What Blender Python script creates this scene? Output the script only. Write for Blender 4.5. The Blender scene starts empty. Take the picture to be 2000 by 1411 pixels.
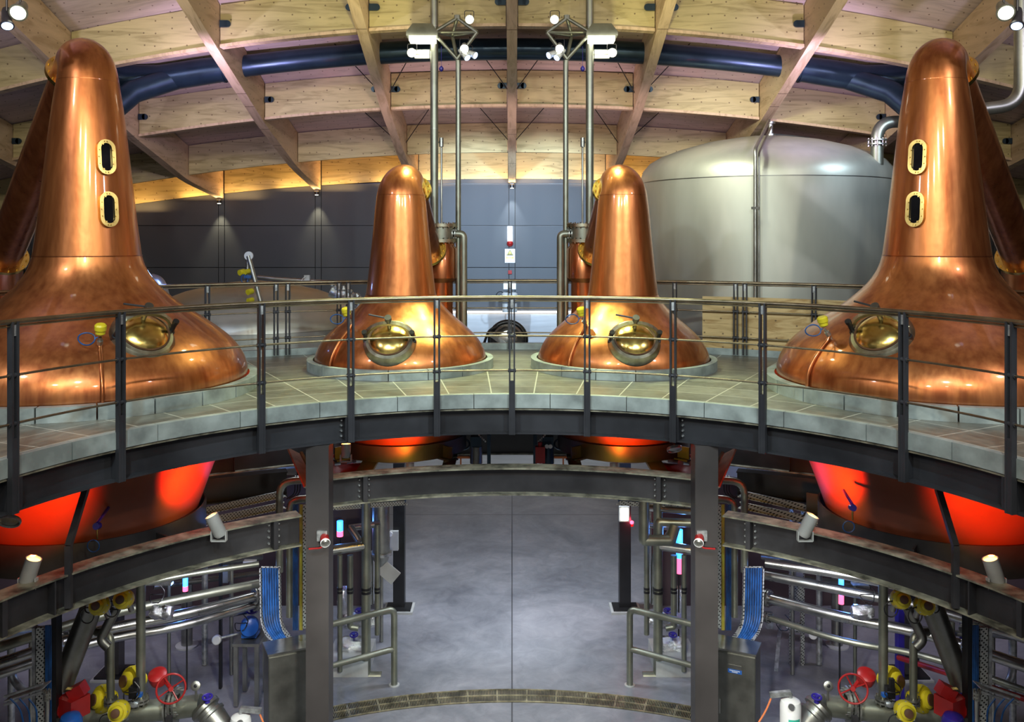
import bpy, bmesh, math, random
from mathutils import Vector, Matrix
random.seed(7)
PI=math.pi
# ---------------------------------------------------------------- camera, world, big lights
SC=bpy.context.scene
CZ=6.30          # eye height above the lower floor
DZ=4.52          # top of the raised deck
F=1750.0         # focal length in pixels of a 2000 px wide frame
cam=bpy.data.cameras.new('camera'); co=bpy.data.objects.new('camera',cam); SC.collection.objects.link(co)
co.location=(0,0,CZ); co.rotation_euler=(PI/2,0,0)
cam.sensor_width=36; cam.lens=36*F/2000; cam.shift_y=-(705.5-464)/2000; cam.clip_start=.05; cam.clip_end=200
SC.camera=co
SC.view_settings.view_transform='Standard'; SC.view_settings.look='None'; SC.view_settings.gamma=1; SC.view_settings.use_curve_mapping=False
SC.view_settings.exposure=0.0
SC.cycles.max_bounces=6; SC.cycles.diffuse_bounces=3; SC.cycles.glossy_bounces=4; SC.cycles.sample_clamp_indirect=4.0; SC.cycles.caustics_reflective=False
W=bpy.data.worlds.new('hall'); SC.world=W; W.use_nodes=True
W.node_tree.nodes['Background'].inputs[0].default_value=(.60,.61,.64,1); W.node_tree.nodes['Background'].inputs[1].default_value=.42

def spot(name,loc,target,power,color,size=60,blend=.5,radius=.06):
    l=bpy.data.lights.new(name,'SPOT'); l.energy=power; l.color=color; l.spot_size=math.radians(size); l.spot_blend=blend; l.shadow_soft_size=radius
    o=bpy.data.objects.new(name,l); SC.collection.objects.link(o); o.location=loc
    o.rotation_euler=(Vector(target)-Vector(loc)).to_track_quat('-Z','Y').to_euler(); return o
def point(name,loc,power,color,radius=.05):
    l=bpy.data.lights.new(name,'POINT'); l.energy=power; l.color=color; l.shadow_soft_size=radius
    o=bpy.data.objects.new(name,l); SC.collection.objects.link(o); o.location=loc; return o
def area(name,loc,target,power,color,sx,sy):
    l=bpy.data.lights.new(name,'AREA'); l.energy=power; l.color=color; l.shape='RECTANGLE'; l.size=sx; l.size_y=sy
    o=bpy.data.objects.new(name,l); SC.collection.objects.link(o); o.location=loc
    o.rotation_euler=(Vector(target)-Vector(loc)).to_track_quat('-Z','Y').to_euler(); return o
# unseen fill spots added behind the camera and around the well for overall brightness
for i,(x,y,z,p,c) in enumerate([(-4.2,1.0,10.4,260,(1,.93,.74)),(4.2,1.0,10.4,260,(1,.93,.74)),(-1.4,-.6,10.6,260,(1,.9,.72)),(1.4,-.6,10.6,260,(1,.9,.72)),
                              (-7.0,5.0,10.2,180,(.86,.88,1)),(7.0,5.0,10.2,180,(.9,.9,1))]):
    spot('fill_spot',(x,y,z),(x*.35,10.5,5.2),p*2.7,c,95,.6,.13)
for s in (-1,1):
    spot('well_light',(s*2.6,3.6,9.6),(s*1.2,11.5,4.4),900,(.62,.88,1.0),70,.6,.10)      # cool light on the deck edge
    spot('deck_green',(s*.84,12.7,9.6),(s*.3,10.8,4.5),1050,(.9,1,.55),75,.7,.10)          # floods on the masts, aimed at the deck
    spot('roof_wash',(s*1.6,12.6,8.3),(s*2.2,13.9,10.4),120,(1,.97,.50),92,.9,.12)
    spot('roof_wash',(s*5.4,11.4,8.2),(s*5.4,13.4,10.2),80,(1,.95,.60),88,.9,.12)
    spot('violet_wash',(s*4.6,13.6,8.2),(s*5.0,16.6,9.6),260,(.70,.56,1),120,.8,.1)
    spot('violet_wash',(s*7.4,9.2,8.6),(s*6.0,12.2,10.8),340,(.74,.68,1),110,.8,.1)
    spot('violet_wash',(s*1.2,15.6,7.4),(s*1.6,18.4,9.0),110,(1,.72,.85),120,.8,.1)
    spot('wall_wash',(s*1.3,16.2,7.5),(s*.4,22,6.3),1500,(.55,.76,1),62,.9,.1)
    spot('floor_wash',(s*.6,14.8,4.1),(s*.4,16.6,0),460,(.80,.90,1),110,.8,.15)
    spot('floor_wash',(s*.5,12.9,2.9),(s*.3,12.6,0),120,(.80,.90,1),120,.9,.15)
    spot('floor_wash',(s*3.3,10.2,2.75),(s*4.4,12.0,0),120,(.85,.86,1),108,.8,.12)
    point('rear_fill_light',(s*3.15,12.9,3.8),26,(.85,.92,1),.08)  # added fill to brighten the silver insulated pipe below the deck
    spot('floor_wash',(s*.9,6.2,3.9),(s*2.2,11.0,0),700,(1,.98,.86),72,.8,.12)
    spot('floor_wash',(s*6.6,13.0,4.0),(s*7.0,15.0,1.5),260,(.85,.80,1),120,.8,.12)
spot('tank_wash',(2.3,13.4,8.9),(4.4,16.5,7.2),420,(.95,1,.78),80,.8,.15); spot('tank_wash',(6.9,13.2,8.6),(5.4,16.5,6.4),200,(.6,.8,1),70,.8,.12)
for k in range(-4,5):
    area('cove_light',(k*2.38+1.19*(1 if k<0 else -1)*(0 if k==0 else 0),21.78,7.74-.0074*(k*2.38)**2-.16),(k*2.38,21.80,9.4),20,(1,.60,.24),1.9,.12)

# ---------------------------------------------------------------- materials
MAT={}
def nodes(name):
    m=bpy.data.materials.new(name); m.use_nodes=True; nt=m.node_tree; b=nt.nodes['Principled BSDF']; MAT[name]=m; return m,nt,b
def N(nt,t,**kw):
    n=nt.nodes.new(t)
    for k,v in kw.items():
        if k.startswith('i_'):
            n.inputs[int(k[2:])].default_value=v
        else: setattr(n,k,v)
    return n
def math_(nt,op,a,b=None,c=None):
    n=nt.nodes.new('ShaderNodeMath'); n.operation=op
    for i,v in enumerate((a,b,c)):
        if v is None: continue
        if isinstance(v,(int,float)): n.inputs[i].default_value=v
        else: nt.links.new(v,n.inputs[i])
    return n.outputs[0]
def mixc(nt,f,a,b):
    n=nt.nodes.new('ShaderNodeMix'); n.data_type='RGBA'
    for s,v in ((0,f),(6,a),(7,b)):
        if isinstance(v,(int,float)): n.inputs[s].default_value=v
        elif isinstance(v,tuple): n.inputs[s].default_value=(*v,1) if len(v)==3 else v
        else: nt.links.new(v,n.inputs[s])
    return n.outputs[2]
def coords(nt,scale=(1,1,1),world=True):
    if world: src=nt.nodes.new('ShaderNodeNewGeometry').outputs['Position']
    else: src=nt.nodes.new('ShaderNodeTexCoord').outputs['Object']
    mp=nt.nodes.new('ShaderNodeMapping'); mp.inputs['Scale'].default_value=scale; nt.links.new(src,mp.inputs[0]); return mp.outputs[0]
def noise(nt,vec,scale,detail=4,rough=.55,dist=0):
    n=nt.nodes.new('ShaderNodeTexNoise'); n.inputs['Scale'].default_value=scale; n.inputs['Detail'].default_value=detail; n.inputs['Roughness'].default_value=rough; n.inputs['Distortion'].default_value=dist
    nt.links.new(vec,n.inputs['Vector']); return n.outputs['Fac']
def ramp(nt,fac,stops):
    n=nt.nodes.new('ShaderNodeValToRGB'); e=n.color_ramp.elements
    while len(e)<len(stops): e.new(.5)
    for x,(p,c) in zip(e,stops):
        x.position=p; x.color=(*c,1) if len(c)==3 else c
    nt.links.new(fac,n.inputs[0]); return n.outputs[0]
def mat(name,c,metal=0.,rough=.5,var=.12,scale=3.,stretch=(1,1,1),rvar=.1,bump=0.,coat=0.,c2=None,emit=None,es=0):
    m,nt,b=nodes(name)
    v=coords(nt,stretch)
    f=noise(nt,v,scale)
    c2=c2 or tuple(x*(1-var*2.2) for x in c)
    c1=tuple(min(1,x*(1+var)) for x in c)
    col=ramp(nt,f,[(.34,c2),(.66,c1)])
    nt.links.new(col,b.inputs['Base Color'])
    b.inputs['Metallic'].default_value=metal
    r=math_(nt,'MULTIPLY_ADD',f,rvar*2,rough-rvar); nt.links.new(r,b.inputs['Roughness'])
    if coat: b.inputs['Coat Weight'].default_value=coat; b.inputs['Coat Roughness'].default_value=.08
    if bump:
        bn=nt.nodes.new('ShaderNodeBump'); bn.inputs['Strength'].default_value=bump; bn.inputs['Distance'].default_value=.01
        nt.links.new(noise(nt,v,scale*6),bn.inputs['Height']); nt.links.new(bn.outputs[0],b.inputs['Normal'])
    if emit:
        b.inputs['Emission Color'].default_value=(*emit,1); b.inputs['Emission Strength'].default_value=es
    return m
def copper(name,c,dark,rough):
    m,nt,b=nodes(name)
    v=coords(nt,(1,1,.18)); f=noise(nt,v,1.1,5,.55,.8)
    v2=coords(nt,(3,3,.22)); g=noise(nt,v2,3.5,4,.55)
    h=math_(nt,'MULTIPLY_ADD',g,.45,math_(nt,'MULTIPLY',f,.6))
    nt.links.new(ramp(nt,h,[(.38,dark),(.50,tuple((x+y)/2 for x,y in zip(c,dark))),(.62,c)]),b.inputs['Base Color'])
    b.inputs['Metallic'].default_value=.86
    nt.links.new(math_(nt,'MULTIPLY_ADD',g,.16,rough-.08),b.inputs['Roughness'])
    bn=nt.nodes.new('ShaderNodeBump'); bn.inputs['Strength'].default_value=.10; bn.inputs['Distance'].default_value=.03
    nt.links.new(noise(nt,coords(nt,(1,1,.6)),7,2),bn.inputs['Height']); nt.links.new(bn.outputs[0],b.inputs['Normal'])
    b.inputs['Coat Weight'].default_value=.55; b.inputs['Coat Roughness'].default_value=.07
    return m
copper('copper',(.60,.22,.070),(.31,.085,.025),.36)
copper('copper_dark',(.50,.17,.06),(.26,.07,.022),.30)
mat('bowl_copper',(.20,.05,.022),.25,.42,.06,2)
mat('glow_blue',(.3,.5,1),0,.5,0,emit=(.02,.28,1),es=3)
mat('brass',(.83,.60,.18),1,.22,.12,6)
mat('brass_dull',(.46,.43,.32),1,.36,.15,8)
mat('black_glass',(.008,.008,.01),0,.06,.1)
mat('black',(.012,.012,.014),0,.35,.2)
mat('gasket',(.10,.045,.02),0,.5,.2)
mat('steel_dark',(.060,.058,.064),.55,.42,.12,2.5,bump=.05)
mat('beam_paint',(.040,.042,.050),.25,.40,.18,1.6,rvar=.08)
mat('column_paint',(.062,.055,.055),.15,.45,.12,1.2)
mat('flange_dust',(.25,.24,.18),.15,.7,.35,6)
mat('rail_steel',(.30,.25,.17),1,.36,.12,5)
mat('stainless',(.48,.48,.46),1,.30,.10,4)
mat('pipe_steel',(.36,.36,.33),.9,.38,.12,4,bump=.03)
mat('pipe_green',(.30,.31,.25),.85,.42,.10,4)
mat('pipe_dark',(.22,.22,.20),.9,.38,.12,4)
mat('tank_steel',(.56,.56,.48),.62,.46,.12,.8,(1,1,.3),rvar=.04)
mat('galv',(.52,.54,.55),.8,.42,.2,14)
mat('foil',(.85,.86,.88),1,.18,.08,14,bump=1.0)
mat('kerb',(.38,.44,.43),.35,.50,.18,3,bump=.05)
mat('white_paint',(.78,.79,.80),0,.4,.06)
mat('light_grey',(.52,.53,.52),.2,.42,.08)
mat('yellow',(.60,.50,.02),0,.35,.1)
mat('red_paint',(.32,.012,.012),0,.35,.12)
mat('blue_paint',(.015,.11,.45),0,.35,.1)
mat('navy',(.03,.02,.26),0,.30,.1)
mat('blue_cable',(.008,.07,.24),0,.45,.25,18,(1,1,.3))
mat('yellow_cable',(.60,.50,.05),0,.5,.2)
mat('green_paint',(.05,.45,.33),0,.4,.1)
mat('wall_brown',(.075,.05,.055),0,.5,.15,.8)
mat('orange_hose',(.75,.22,.08),0,.45,.1)
mat('duct_blue',(.030,.055,.082),.6,.32,.12,2)
mat('lamp_white',(.9,.9,.8),0,.5,0,emit=(1,1,.80),es=7)
mat('lamp_warm',(.9,.8,.6),0,.5,0,emit=(1,.70,.20),es=3.2)
mat('lamp_blue',(.6,.7,1),0,.5,0,emit=(.45,.62,1),es=4)
mat('lamp_cold',(.9,.9,.9),0,.5,0,emit=(.95,1,1),es=6)
mat('glow_red',(.8,.1,.1),0,.5,0,emit=(1,.10,.22),es=3)
mat('cove_strip',(.9,.8,.7),0,.5,0,emit=(1,.86,.72),es=2.6)
mat('sign_white',(.86,.87,.85),0,.5,.02)
mat('sign_yellow',(.75,.72,.15),0,.5,.02)
mat('sign_blue',(.02,.10,.38),0,.5,.02)
mat('drain_metal',(.40,.36,.24),.7,.5,.3,5)
mat('lower_clad',(.62,.64,.66),.1,.5,.06,1,(1,1,12))
# plywood
def wood(name,c,dark,stretch,ax):
    m,nt,b=nodes(name)
    v=coords(nt,stretch); f=noise(nt,v,1.5,7,.6,1.5)
    col=ramp(nt,f,[(.36,dark),(.50,c),(.66,tuple(min(1,x*1.1) for x in c))])
    vo=nt.nodes.new('ShaderNodeTexVoronoi'); vo.feature='F1'; vo.voronoi_dimensions='2D'; vo.inputs['Scale'].default_value=4.2; vo.inputs['Randomness'].default_value=.5
    sp=nt.nodes.new('ShaderNodeSeparateXYZ'); nt.links.new(coords(nt),sp.inputs[0]); cb=nt.nodes.new('ShaderNodeCombineXYZ')
    nt.links.new(sp.outputs[ax[0]],cb.inputs[0]); nt.links.new(sp.outputs[ax[1]],cb.inputs[1]); nt.links.new(cb.outputs[0],vo.inputs['Vector'])
    k=math_(nt,'LESS_THAN',vo.outputs['Distance'],.055)
    nt.links.new(mixc(nt,math_(nt,'MULTIPLY',k,.75),col,(.10,.05,.02)),b.inputs['Base Color'])
    b.inputs['Roughness'].default_value=.6
    return m
wood('plywood',(.52,.43,.20),(.36,.29,.12),(.55,.55,5),(0,2))
wood('plywood_rib',(.62,.45,.27),(.48,.33,.18),(5,.5,2.5),(1,2))
wood('plywood_panel',(.60,.47,.40),(.48,.37,.31),(.6,5,.6),(0,1))
wood('raw_plywood',(.60,.43,.20),(.40,.25,.09),(.9,.9,6),(0,2))
def wall_mat():
    mat('wall_panel',(.072,.080,.090),.0,.65,.05,.5)
wall_mat()
# floor: trowelled concrete with two saw cuts
m,nt,b=nodes('concrete')
v=coords(nt); f=noise(nt,v,.55,8,.62,.8); g=noise(nt,v,2.6,8,.7,1.5)
h=math_(nt,'MULTIPLY_ADD',g,.4,math_(nt,'MULTIPLY',f,.6))
col=ramp(nt,h,[(.36,(.12,.124,.145)),(.48,(.19,.195,.22)),(.60,(.27,.27,.30)),(.7,(.34,.34,.37))])
sp=nt.nodes.new('ShaderNodeSeparateXYZ'); nt.links.new(v,sp.inputs[0])
lx=math_(nt,'LESS_THAN',math_(nt,'ABSOLUTE',sp.outputs[0]),.010)
ly=math_(nt,'LESS_THAN',math_(nt,'ABSOLUTE',math_(nt,'SUBTRACT',sp.outputs[1],20.35)),.015)
nt.links.new(mixc(nt,math_(nt,'MULTIPLY',math_(nt,'MAXIMUM',lx,ly),.8),col,(.02,.02,.025)),b.inputs['Base Color'])
nt.links.new(math_(nt,'MULTIPLY_ADD',g,.3,.22),b.inputs['Roughness'])
# deck tiles: rings and spokes about the middle of the well
RC=Vector((0,5.9,0))
m,nt,b=nodes('deck_tile')
v=coords(nt); sp=nt.nodes.new('ShaderNodeSeparateXYZ'); nt.links.new(v,sp.inputs[0])
dy=math_(nt,'SUBTRACT',sp.outputs[1],5.9)
r=math_(nt,'SQRT',math_(nt,'ADD',math_(nt,'MULTIPLY',sp.outputs[0],sp.outputs[0]),math_(nt,'MULTIPLY',dy,dy)))
th=math_(nt,'ARCTAN2',sp.outputs[0],dy)
fr=math_(nt,'FRACT',math_(nt,'DIVIDE',math_(nt,'SUBTRACT',r,4.34),.47))
ft=math_(nt,'FRACT',math_(nt,'ADD',math_(nt,'DIVIDE',th,math.radians(6.4)),.5))
jr=math_(nt,'LESS_THAN',fr,.024); jt=math_(nt,'LESS_THAN',math_(nt,'MULTIPLY',ft,r),.13)
j=math_(nt,'MAXIMUM',jr,jt)
f=noise(nt,v,1.3,6,.6); g=noise(nt,coords(nt,(1,1,1)),9,4)
col=ramp(nt,math_(nt,'MULTIPLY_ADD',g,.3,math_(nt,'MULTIPLY',f,.7)),[(.36,(.10,.10,.080)),(.5,(.17,.17,.14)),(.66,(.25,.25,.205))])
nt.links.new(mixc(nt,math_(nt,'MULTIPLY',j,.8),col,(.62,.61,.52)),b.inputs['Base Color'])
b.inputs['Roughness'].default_value=.38; b.inputs['Metallic'].default_value=.1
# perforated tray: rows of dark slots
def perf(name,c):
    m,nt,b=nodes(name)
    v=coords(nt); sp=nt.nodes.new('ShaderNodeSeparateXYZ'); nt.links.new(v,sp.inputs[0])
    s=math_(nt,'ADD',math_(nt,'ADD',sp.outputs[0],sp.outputs[1]),sp.outputs[2])
    t=math_(nt,'SUBTRACT',sp.outputs[2],math_(nt,'MULTIPLY',sp.outputs[0],.9))
    a=math_(nt,'GREATER_THAN',math_(nt,'FRACT',math_(nt,'MULTIPLY',s,18)),.55)
    c_=math_(nt,'GREATER_THAN',math_(nt,'FRACT',math_(nt,'MULTIPLY',t,26)),.5)
    nt.links.new(mixc(nt,math_(nt,'MULTIPLY',a,c_),c,(.02,.02,.02)),b.inputs['Base Color'])
    b.inputs['Metallic'].default_value=.6; b.inputs['Roughness'].default_value=.45
perf('perforated',(.50,.52,.50))

# ---------------------------------------------------------------- mesh helpers
class MB:
    def __init__(s): s.v=[]; s.f=[]
    def add(s,vs,fs):
        o=len(s.v); s.v+= [tuple(v) for v in vs]; s.f+=[tuple(i+o for i in f) for f in fs]; return s
    def box(s,c,size,rot=None):
        hx,hy,hz=[q/2 for q in size]; c=Vector(c)
        vs=[Vector((x,y,z)) for x in (-hx,hx) for y in (-hy,hy) for z in (-hz,hz)]
        if rot is not None: vs=[rot@v for v in vs]
        return s.add([c+v for v in vs],[(0,1,3,2),(4,6,7,5),(0,4,5,1),(2,3,7,6),(0,2,6,4),(1,5,7,3)])
    def bar(s,a,b,w,h,up=(0,0,1)):
        a=Vector(a); b=Vector(b); t=(b-a).normalized(); u=Vector(up)
        if abs(t.dot(u))>.99: u=Vector((0,1,0))
        n=t.cross(u).normalized(); u=n.cross(t)
        vs=[p+n*(x*w/2)+u*(y*h/2) for p in (a,b) for x,y in ((-1,-1),(1,-1),(1,1),(-1,1))]
        return s.add(vs,[(3,2,1,0),(4,5,6,7),(0,1,5,4),(1,2,6,5),(2,3,7,6),(3,0,4,7)])
    def tube(s,pts,r,seg=14,caps=True,closed=False):
        pts=[Vector(p) for p in pts]; n=len(pts)
        rs=r if isinstance(r,(list,tuple)) else [r]*n
        tang=[]
        for i in range(n):
            if closed: t=pts[(i+1)%n]-pts[i-1]
            else: t=pts[min(i+1,n-1)]-pts[max(i-1,0)]
            tang.append(t.normalized())
        u=Vector((0,0,1)) if abs(tang[0].z)<.9 else Vector((0,1,0))
        u=(u-tang[0]*u.dot(tang[0])).normalized()
        vs=[];fs=[]
        for i in range(n):
            u=(u-tang[i]*u.dot(tang[i])).normalized(); w=tang[i].cross(u)
            for k in range(seg):
                a=2*PI*k/seg; vs.append(pts[i]+(u*math.cos(a)+w*math.sin(a))*rs[i])
        for i in range(n if closed else n-1):
            j=(i+1)%n
            for k in range(seg): l=(k+1)%seg; fs.append((i*seg+k,i*seg+l,j*seg+l,j*seg+k))
        if caps and not closed:
            fs.append(tuple(range(seg-1,-1,-1))); fs.append(tuple((n-1)*seg+k for k in range(seg)))
        return s.add(vs,fs)
    def cyl(s,a,b,r,seg=20,r2=None): return s.tube([a,b],[r,r if r2 is None else r2],seg)
    def lathe(s,prof,base=(0,0,0),axis=(0,0,1),seg=40,close=True):
        """prof: (radius, height along axis)"""
        base=Vector(base); q=Vector(axis).normalized().to_track_quat('Z','Y').to_matrix()
        vs=[];fs=[];n=len(prof)
        for (r,h) in prof:
            for k in range(seg):
                a=2*PI*k/seg; vs.append(base+q@Vector((r*math.cos(a),r*math.sin(a),h)))
        for i in range(n-1):
            for k in range(seg): l=(k+1)%seg; fs.append((i*seg+k,i*seg+l,(i+1)*seg+l,(i+1)*seg+k))
        if close:
            fs.append(tuple(range(seg-1,-1,-1))); fs.append(tuple((n-1)*seg+k for k in range(seg)))
        return s.add(vs,fs)
    def ring(s,c,axis,r0,r1,h,seg=32):
        """washer: inner r0, outer r1, thickness h centred on c"""
        return s.lathe([(r0,-h/2),(r1,-h/2),(r1,h/2),(r0,h/2),(r0,-h/2)],c,axis,seg,False)
    def sweep(s,path,norms,sec):
        """closed section (u along norms, v up) along path"""
        n=len(path);m=len(sec);vs=[];fs=[]
        for p,nn in zip(path,norms):
            for u,v in sec: vs.append(Vector(p)+Vector(nn)*u+Vector((0,0,v)))
        for i in range(n-1):
            for k in range(m): l=(k+1)%m; fs.append((i*m+k,i*m+l,(i+1)*m+l,(i+1)*m+k))
        fs.append(tuple(range(m-1,-1,-1))); fs.append(tuple((n-1)*m+k for k in range(m)))
        return s.add(vs,fs)
    def build(s,name,mt,parent=None,smooth=None,origin=None):
        me=bpy.data.meshes.new(name)
        V=[Vector(v) for v in s.v]
        if parent is None:
            if origin is None:
                origin=Vector(((min(v.x for v in V)+max(v.x for v in V))/2,(min(v.y for v in V)+max(v.y for v in V))/2,min(v.z for v in V)))
            o0=Vector(origin)
        else: o0=Vector(parent['_o'])
        me.from_pydata([v-o0 for v in V],[],s.f); me.validate()
        bm=bmesh.new(); bm.from_mesh(me); bmesh.ops.recalc_face_normals(bm,faces=bm.faces)
        for f in bm.faces: f.smooth=True
        for e in bm.edges:
            if len(e.link_faces)==2 and e.calc_face_angle(0)>math.radians(38): e.smooth=False
        bm.to_mesh(me); bm.free()
        me.materials.append(MAT[mt] if isinstance(mt,str) else mt)
        ob=bpy.data.objects.new(name,me); SC.collection.objects.link(ob)
        if parent is None: ob.location=o0
        else: ob.parent=parent
        ob['_o']=tuple(o0)
        return ob
def tag(o,label,cat,group=None,kind=None):
    o['label']=label; o['category']=cat
    if group: o['group']=group
    if kind: o['kind']=kind
    return o
def thing(name,label,cat,loc,group=None):
    e=bpy.data.objects.new(name,None); SC.collection.objects.link(e); e.location=loc; e['_o']=tuple(loc); e.empty_display_size=.1
    return tag(e,label,cat,group)
def struct(o): o['kind']='structure'; return o
def fillet(pts,rad,n=7):
    pts=[Vector(p) for p in pts]; out=[pts[0]]
    for i in range(1,len(pts)-1):
        a,b,c=pts[i-1],pts[i],pts[i+1]; d1=(a-b);d2=(c-b)
        rr=min(rad,d1.length*.48,d2.length*.48); d1.normalize(); d2.normalize()
        for k in range(n+1):
            t=k/n; out.append((b+d1*rr)*(1-t)**2+b*2*t*(1-t)+(b+d2*rr)*t*t)
    out.append(pts[-1]); return out
def at(px,py,d): return Vector(((px-1000)/F*d,d,CZ+(464-py)/F*d))
def atf(px,d,z): return Vector(((px-1000)/F*d,d,z))
def polar(r,deg,z=0.): a=math.radians(deg); return Vector((r*math.sin(a),5.9+r*math.cos(a),z))
def arc(r,a0,a1,z,step=2.0):
    n=max(2,int(abs(a1-a0)/step)+1); return [polar(r,a0+(a1-a0)*i/(n-1),z) for i in range(n)]
def radial(p): v=Vector((p.x,p.y-5.9,0)); return v.normalized()
SIDE={-1:'left',1:'right'}
def isec(h,b,tf,tw): return [(-b/2,0),(b/2,0),(b/2,-tf),(tw/2,-tf),(tw/2,-h+tf),(b/2,-h+tf),(b/2,-h),(-b/2,-h),(-b/2,-h+tf),(-tw/2,-h+tf),(-tw/2,-tf),(-b/2,-tf)]
# ---------------------------------------------------------------- hall: floor, walls, roof
MBs=MB
o=MB().box((0,9,-.1),(28,28,.2)).build('floor','concrete'); struct(o)
RIBX=[2.38*i for i in range(-5,6)]
TD=[1.4,4.0,6.6,9.2,11.8,14.4,17.0,19.6,22.0]
ZT={1.4:(6.4,.018),4.0:(6.0,.018),6.6:(5.6,.018),9.2:(5.1,.018),11.8:(4.3,.0175),14.4:(3.42,.0155),17.0:(2.52,.0115),19.6:(1.86,.0100),22.0:(1.44,.0072)}
def zb(x,d):
    ks=TD
    if d<=ks[0]: z,k=ZT[ks[0]]
    elif d>=ks[-1]: z,k=ZT[ks[-1]]
    else:
        for a,b in zip(ks,ks[1:]):
            if a<=d<=b:
                t=(d-a)/(b-a); z=ZT[a][0]*(1-t)+ZT[b][0]*t; k=ZT[a][1]*(1-t)+ZT[b][1]*t; break
    return CZ+z-k*x*x
BH=.64
# back wall: metal panels over a dark backing
w=MB()
zj=[DZ-.06,CZ-.74,CZ+.29,CZ+1.32,CZ+3]
cols=[]
for i,x in enumerate(RIBX):
    cols.append((x-.075,x+.075))
    if i<len(RIBX)-1: cols.append((x+.075,RIBX[i+1]-.075))
for a,b in cols:
    for z0,z1 in zip(zj,zj[1:]):
        ns=6 if b-a>1 else 1
        xs=[a+.008+(b-a-.016)*k/ns for k in range(ns+1)]
        top=[min(z1-.008,zb(x,22)-.005) for x in xs]
        if min(top)<z0+.05: continue
        vs=[];fs=[]
        for yy in (22.02,22.06):
            for x in xs: vs.append((x,yy,z0+.008))
            for x,t in zip(xs,top): vs.append((x,yy,t))
        m=ns+1
        for k in range(ns): fs+=[(k,k+1,m+k+1,m+k),(2*m+k,3*m+k,3*m+k+1,2*m+k+1),(m+k,m+k+1,3*m+k+1,3*m+k),(k,2*m+k,2*m+k+1,k+1)]
        fs+=[(0,m,3*m,2*m),(m-1,3*m-1,4*m-1,2*m-1)]
        w.add(vs,fs)
struct(w.build('wall_back','wall_panel'))
struct(MB().box((0,22.14,4.5),(26,.12,9.0)).build('trim_1','black'))
struct(MB().box((0,22.0,DZ-.5),(25,.09,.86)).build('trim_2','lower_clad'))
struct(MB().box((0,21.98,.53),(25,.1,1.06)).build('trim_3','lower_clad'))
o=MB().box((0,21.93,DZ-.045),(24,.05,.05)).build('cove_strip_light','cove_strip'); tag(o,'long thin warm white light strip along the foot of the grey panel wall','light strip')
for s,n in ((-1,'wall_left'),(1,'wall_right')): struct(MB().box((s*13.1,9,5),(.2,26.2,10.4)).build(n,'wall_panel'))
# roof skin
vs=[];fs=[]
dg=[-2]+TD; xg=[-13.2]+RIBX+[13.2]
for t in (0,.12):
    for d in dg:
        for x in xg: vs.append((x,d if d<22 else 22.3,zb(x,d)+BH+t+.005))
nx=len(xg);nd=len(dg);tot=nx*nd
for i in range(nd-1):
    for k in range(nx-1):
        q=(i*nx+k,i*nx+k+1,(i+1)*nx+k+1,(i+1)*nx+k); fs.append(q); fs.append(tuple(v+tot for v in reversed(q)))
struct(MB().add(vs,fs).build('ceiling','plywood_panel'))
# cross beams between the ribs
names={14.4:'deep pale plywood cross beam nearest the viewer, in front of the dark duct',17.0:'plywood cross beam just behind the dark blue duct, second line from the front',
19.6:'pinkish plywood cross beam in the third line, above the lowest lit beam',22.0:'orange-lit plywood cross beam resting on the top of the grey panel wall',11.8:'plywood cross beam over the still house, above the upper edge of view'}
for d in (11.8,14.4,17.0,19.6,22.0):
    t=thing('cross_beam',names[d],'beam',(0,d,zb(0,d)),None)
    for a,b in zip(RIBX,RIBX[1:]):
        a+=.10; b-=.10; m=MB(); n=6; vs=[]; fs=[]
        th=.06 if d==22.0 else .10
        for k in range(n+1):
            x=a+(b-a)*k/n; xa=a; xb=b
            z0=zb(xa,d)+(zb(xb,d)-zb(xa,d))*k/n + (zb((xa+xb)/2,d)-(zb(xa,d)+zb(xb,d))/2)*(4*k/n*(1-k/n))
            z1=z0+BH-.005
            vs+=[(x,d-th/2-.03,z0),(x,d+th/2-.03,z0),(x,d+th/2-.03,z1),(x,d-th/2-.03,z1)]
        for k in range(n):
            for q in range(4): r_=(q+1)%4; fs.append((k*4+q,k*4+r_,(k+1)*4+r_,(k+1)*4+q))
        fs+=[(3,2,1,0),(n*4,n*4+1,n*4+2,n*4+3)]
        m.add(vs,fs).build('beam_panel','plywood',t)
        # bottom chord
        m=MB(); vs=[];fs=[]
        for k in range(n+1):
            v=[Vector(q) for q in (vs0 for vs0 in [(0,0,0)])]
        if d in (14.4,17.0):
            pts=[]
            for k in range(n+1):
                x=a+(b-a)*k/n
                z0=zb(a,d)+(zb(b,d)-zb(a,d))*k/n + (zb((a+b)/2,d)-(zb(a,d)+zb(b,d))/2)*(4*k/n*(1-k/n))
                pts.append(Vector((x,d-.03,z0)))
            MB().sweep(pts,[(0,1,0)]*len(pts),[(-.09,-.05),(.09,-.05),(.09,-.002),(-.09,-.002)]).build('chord','plywood_rib',t)
    if d in (14.4,17.0):
        for x in RIBX[1:-1]:
            for s in (-1,1):
                zc=zb(x,d)+.34
                MB().lathe([(.055,0),(.055,.03)],(x+s*.22,d-.13,zc),(0,1,0),16).box((x+s*.16,d-.115,zc),(.12,.03,.11)).build('bracket','duct_blue',t)
rl={-5:'far left edge of the roof',-4:'fourth left of the middle rib',-3:'third left of the middle rib',-2:'second left of the middle rib',
-1:'running down to the top of the left small still',0:'running straight down the middle of the roof',1:'running down to the top of the right small still',2:'second right of the middle rib',
3:'passing over the right part of the big steel tank',4:'fourth right of the middle rib',5:'far right edge of the roof'}
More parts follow.
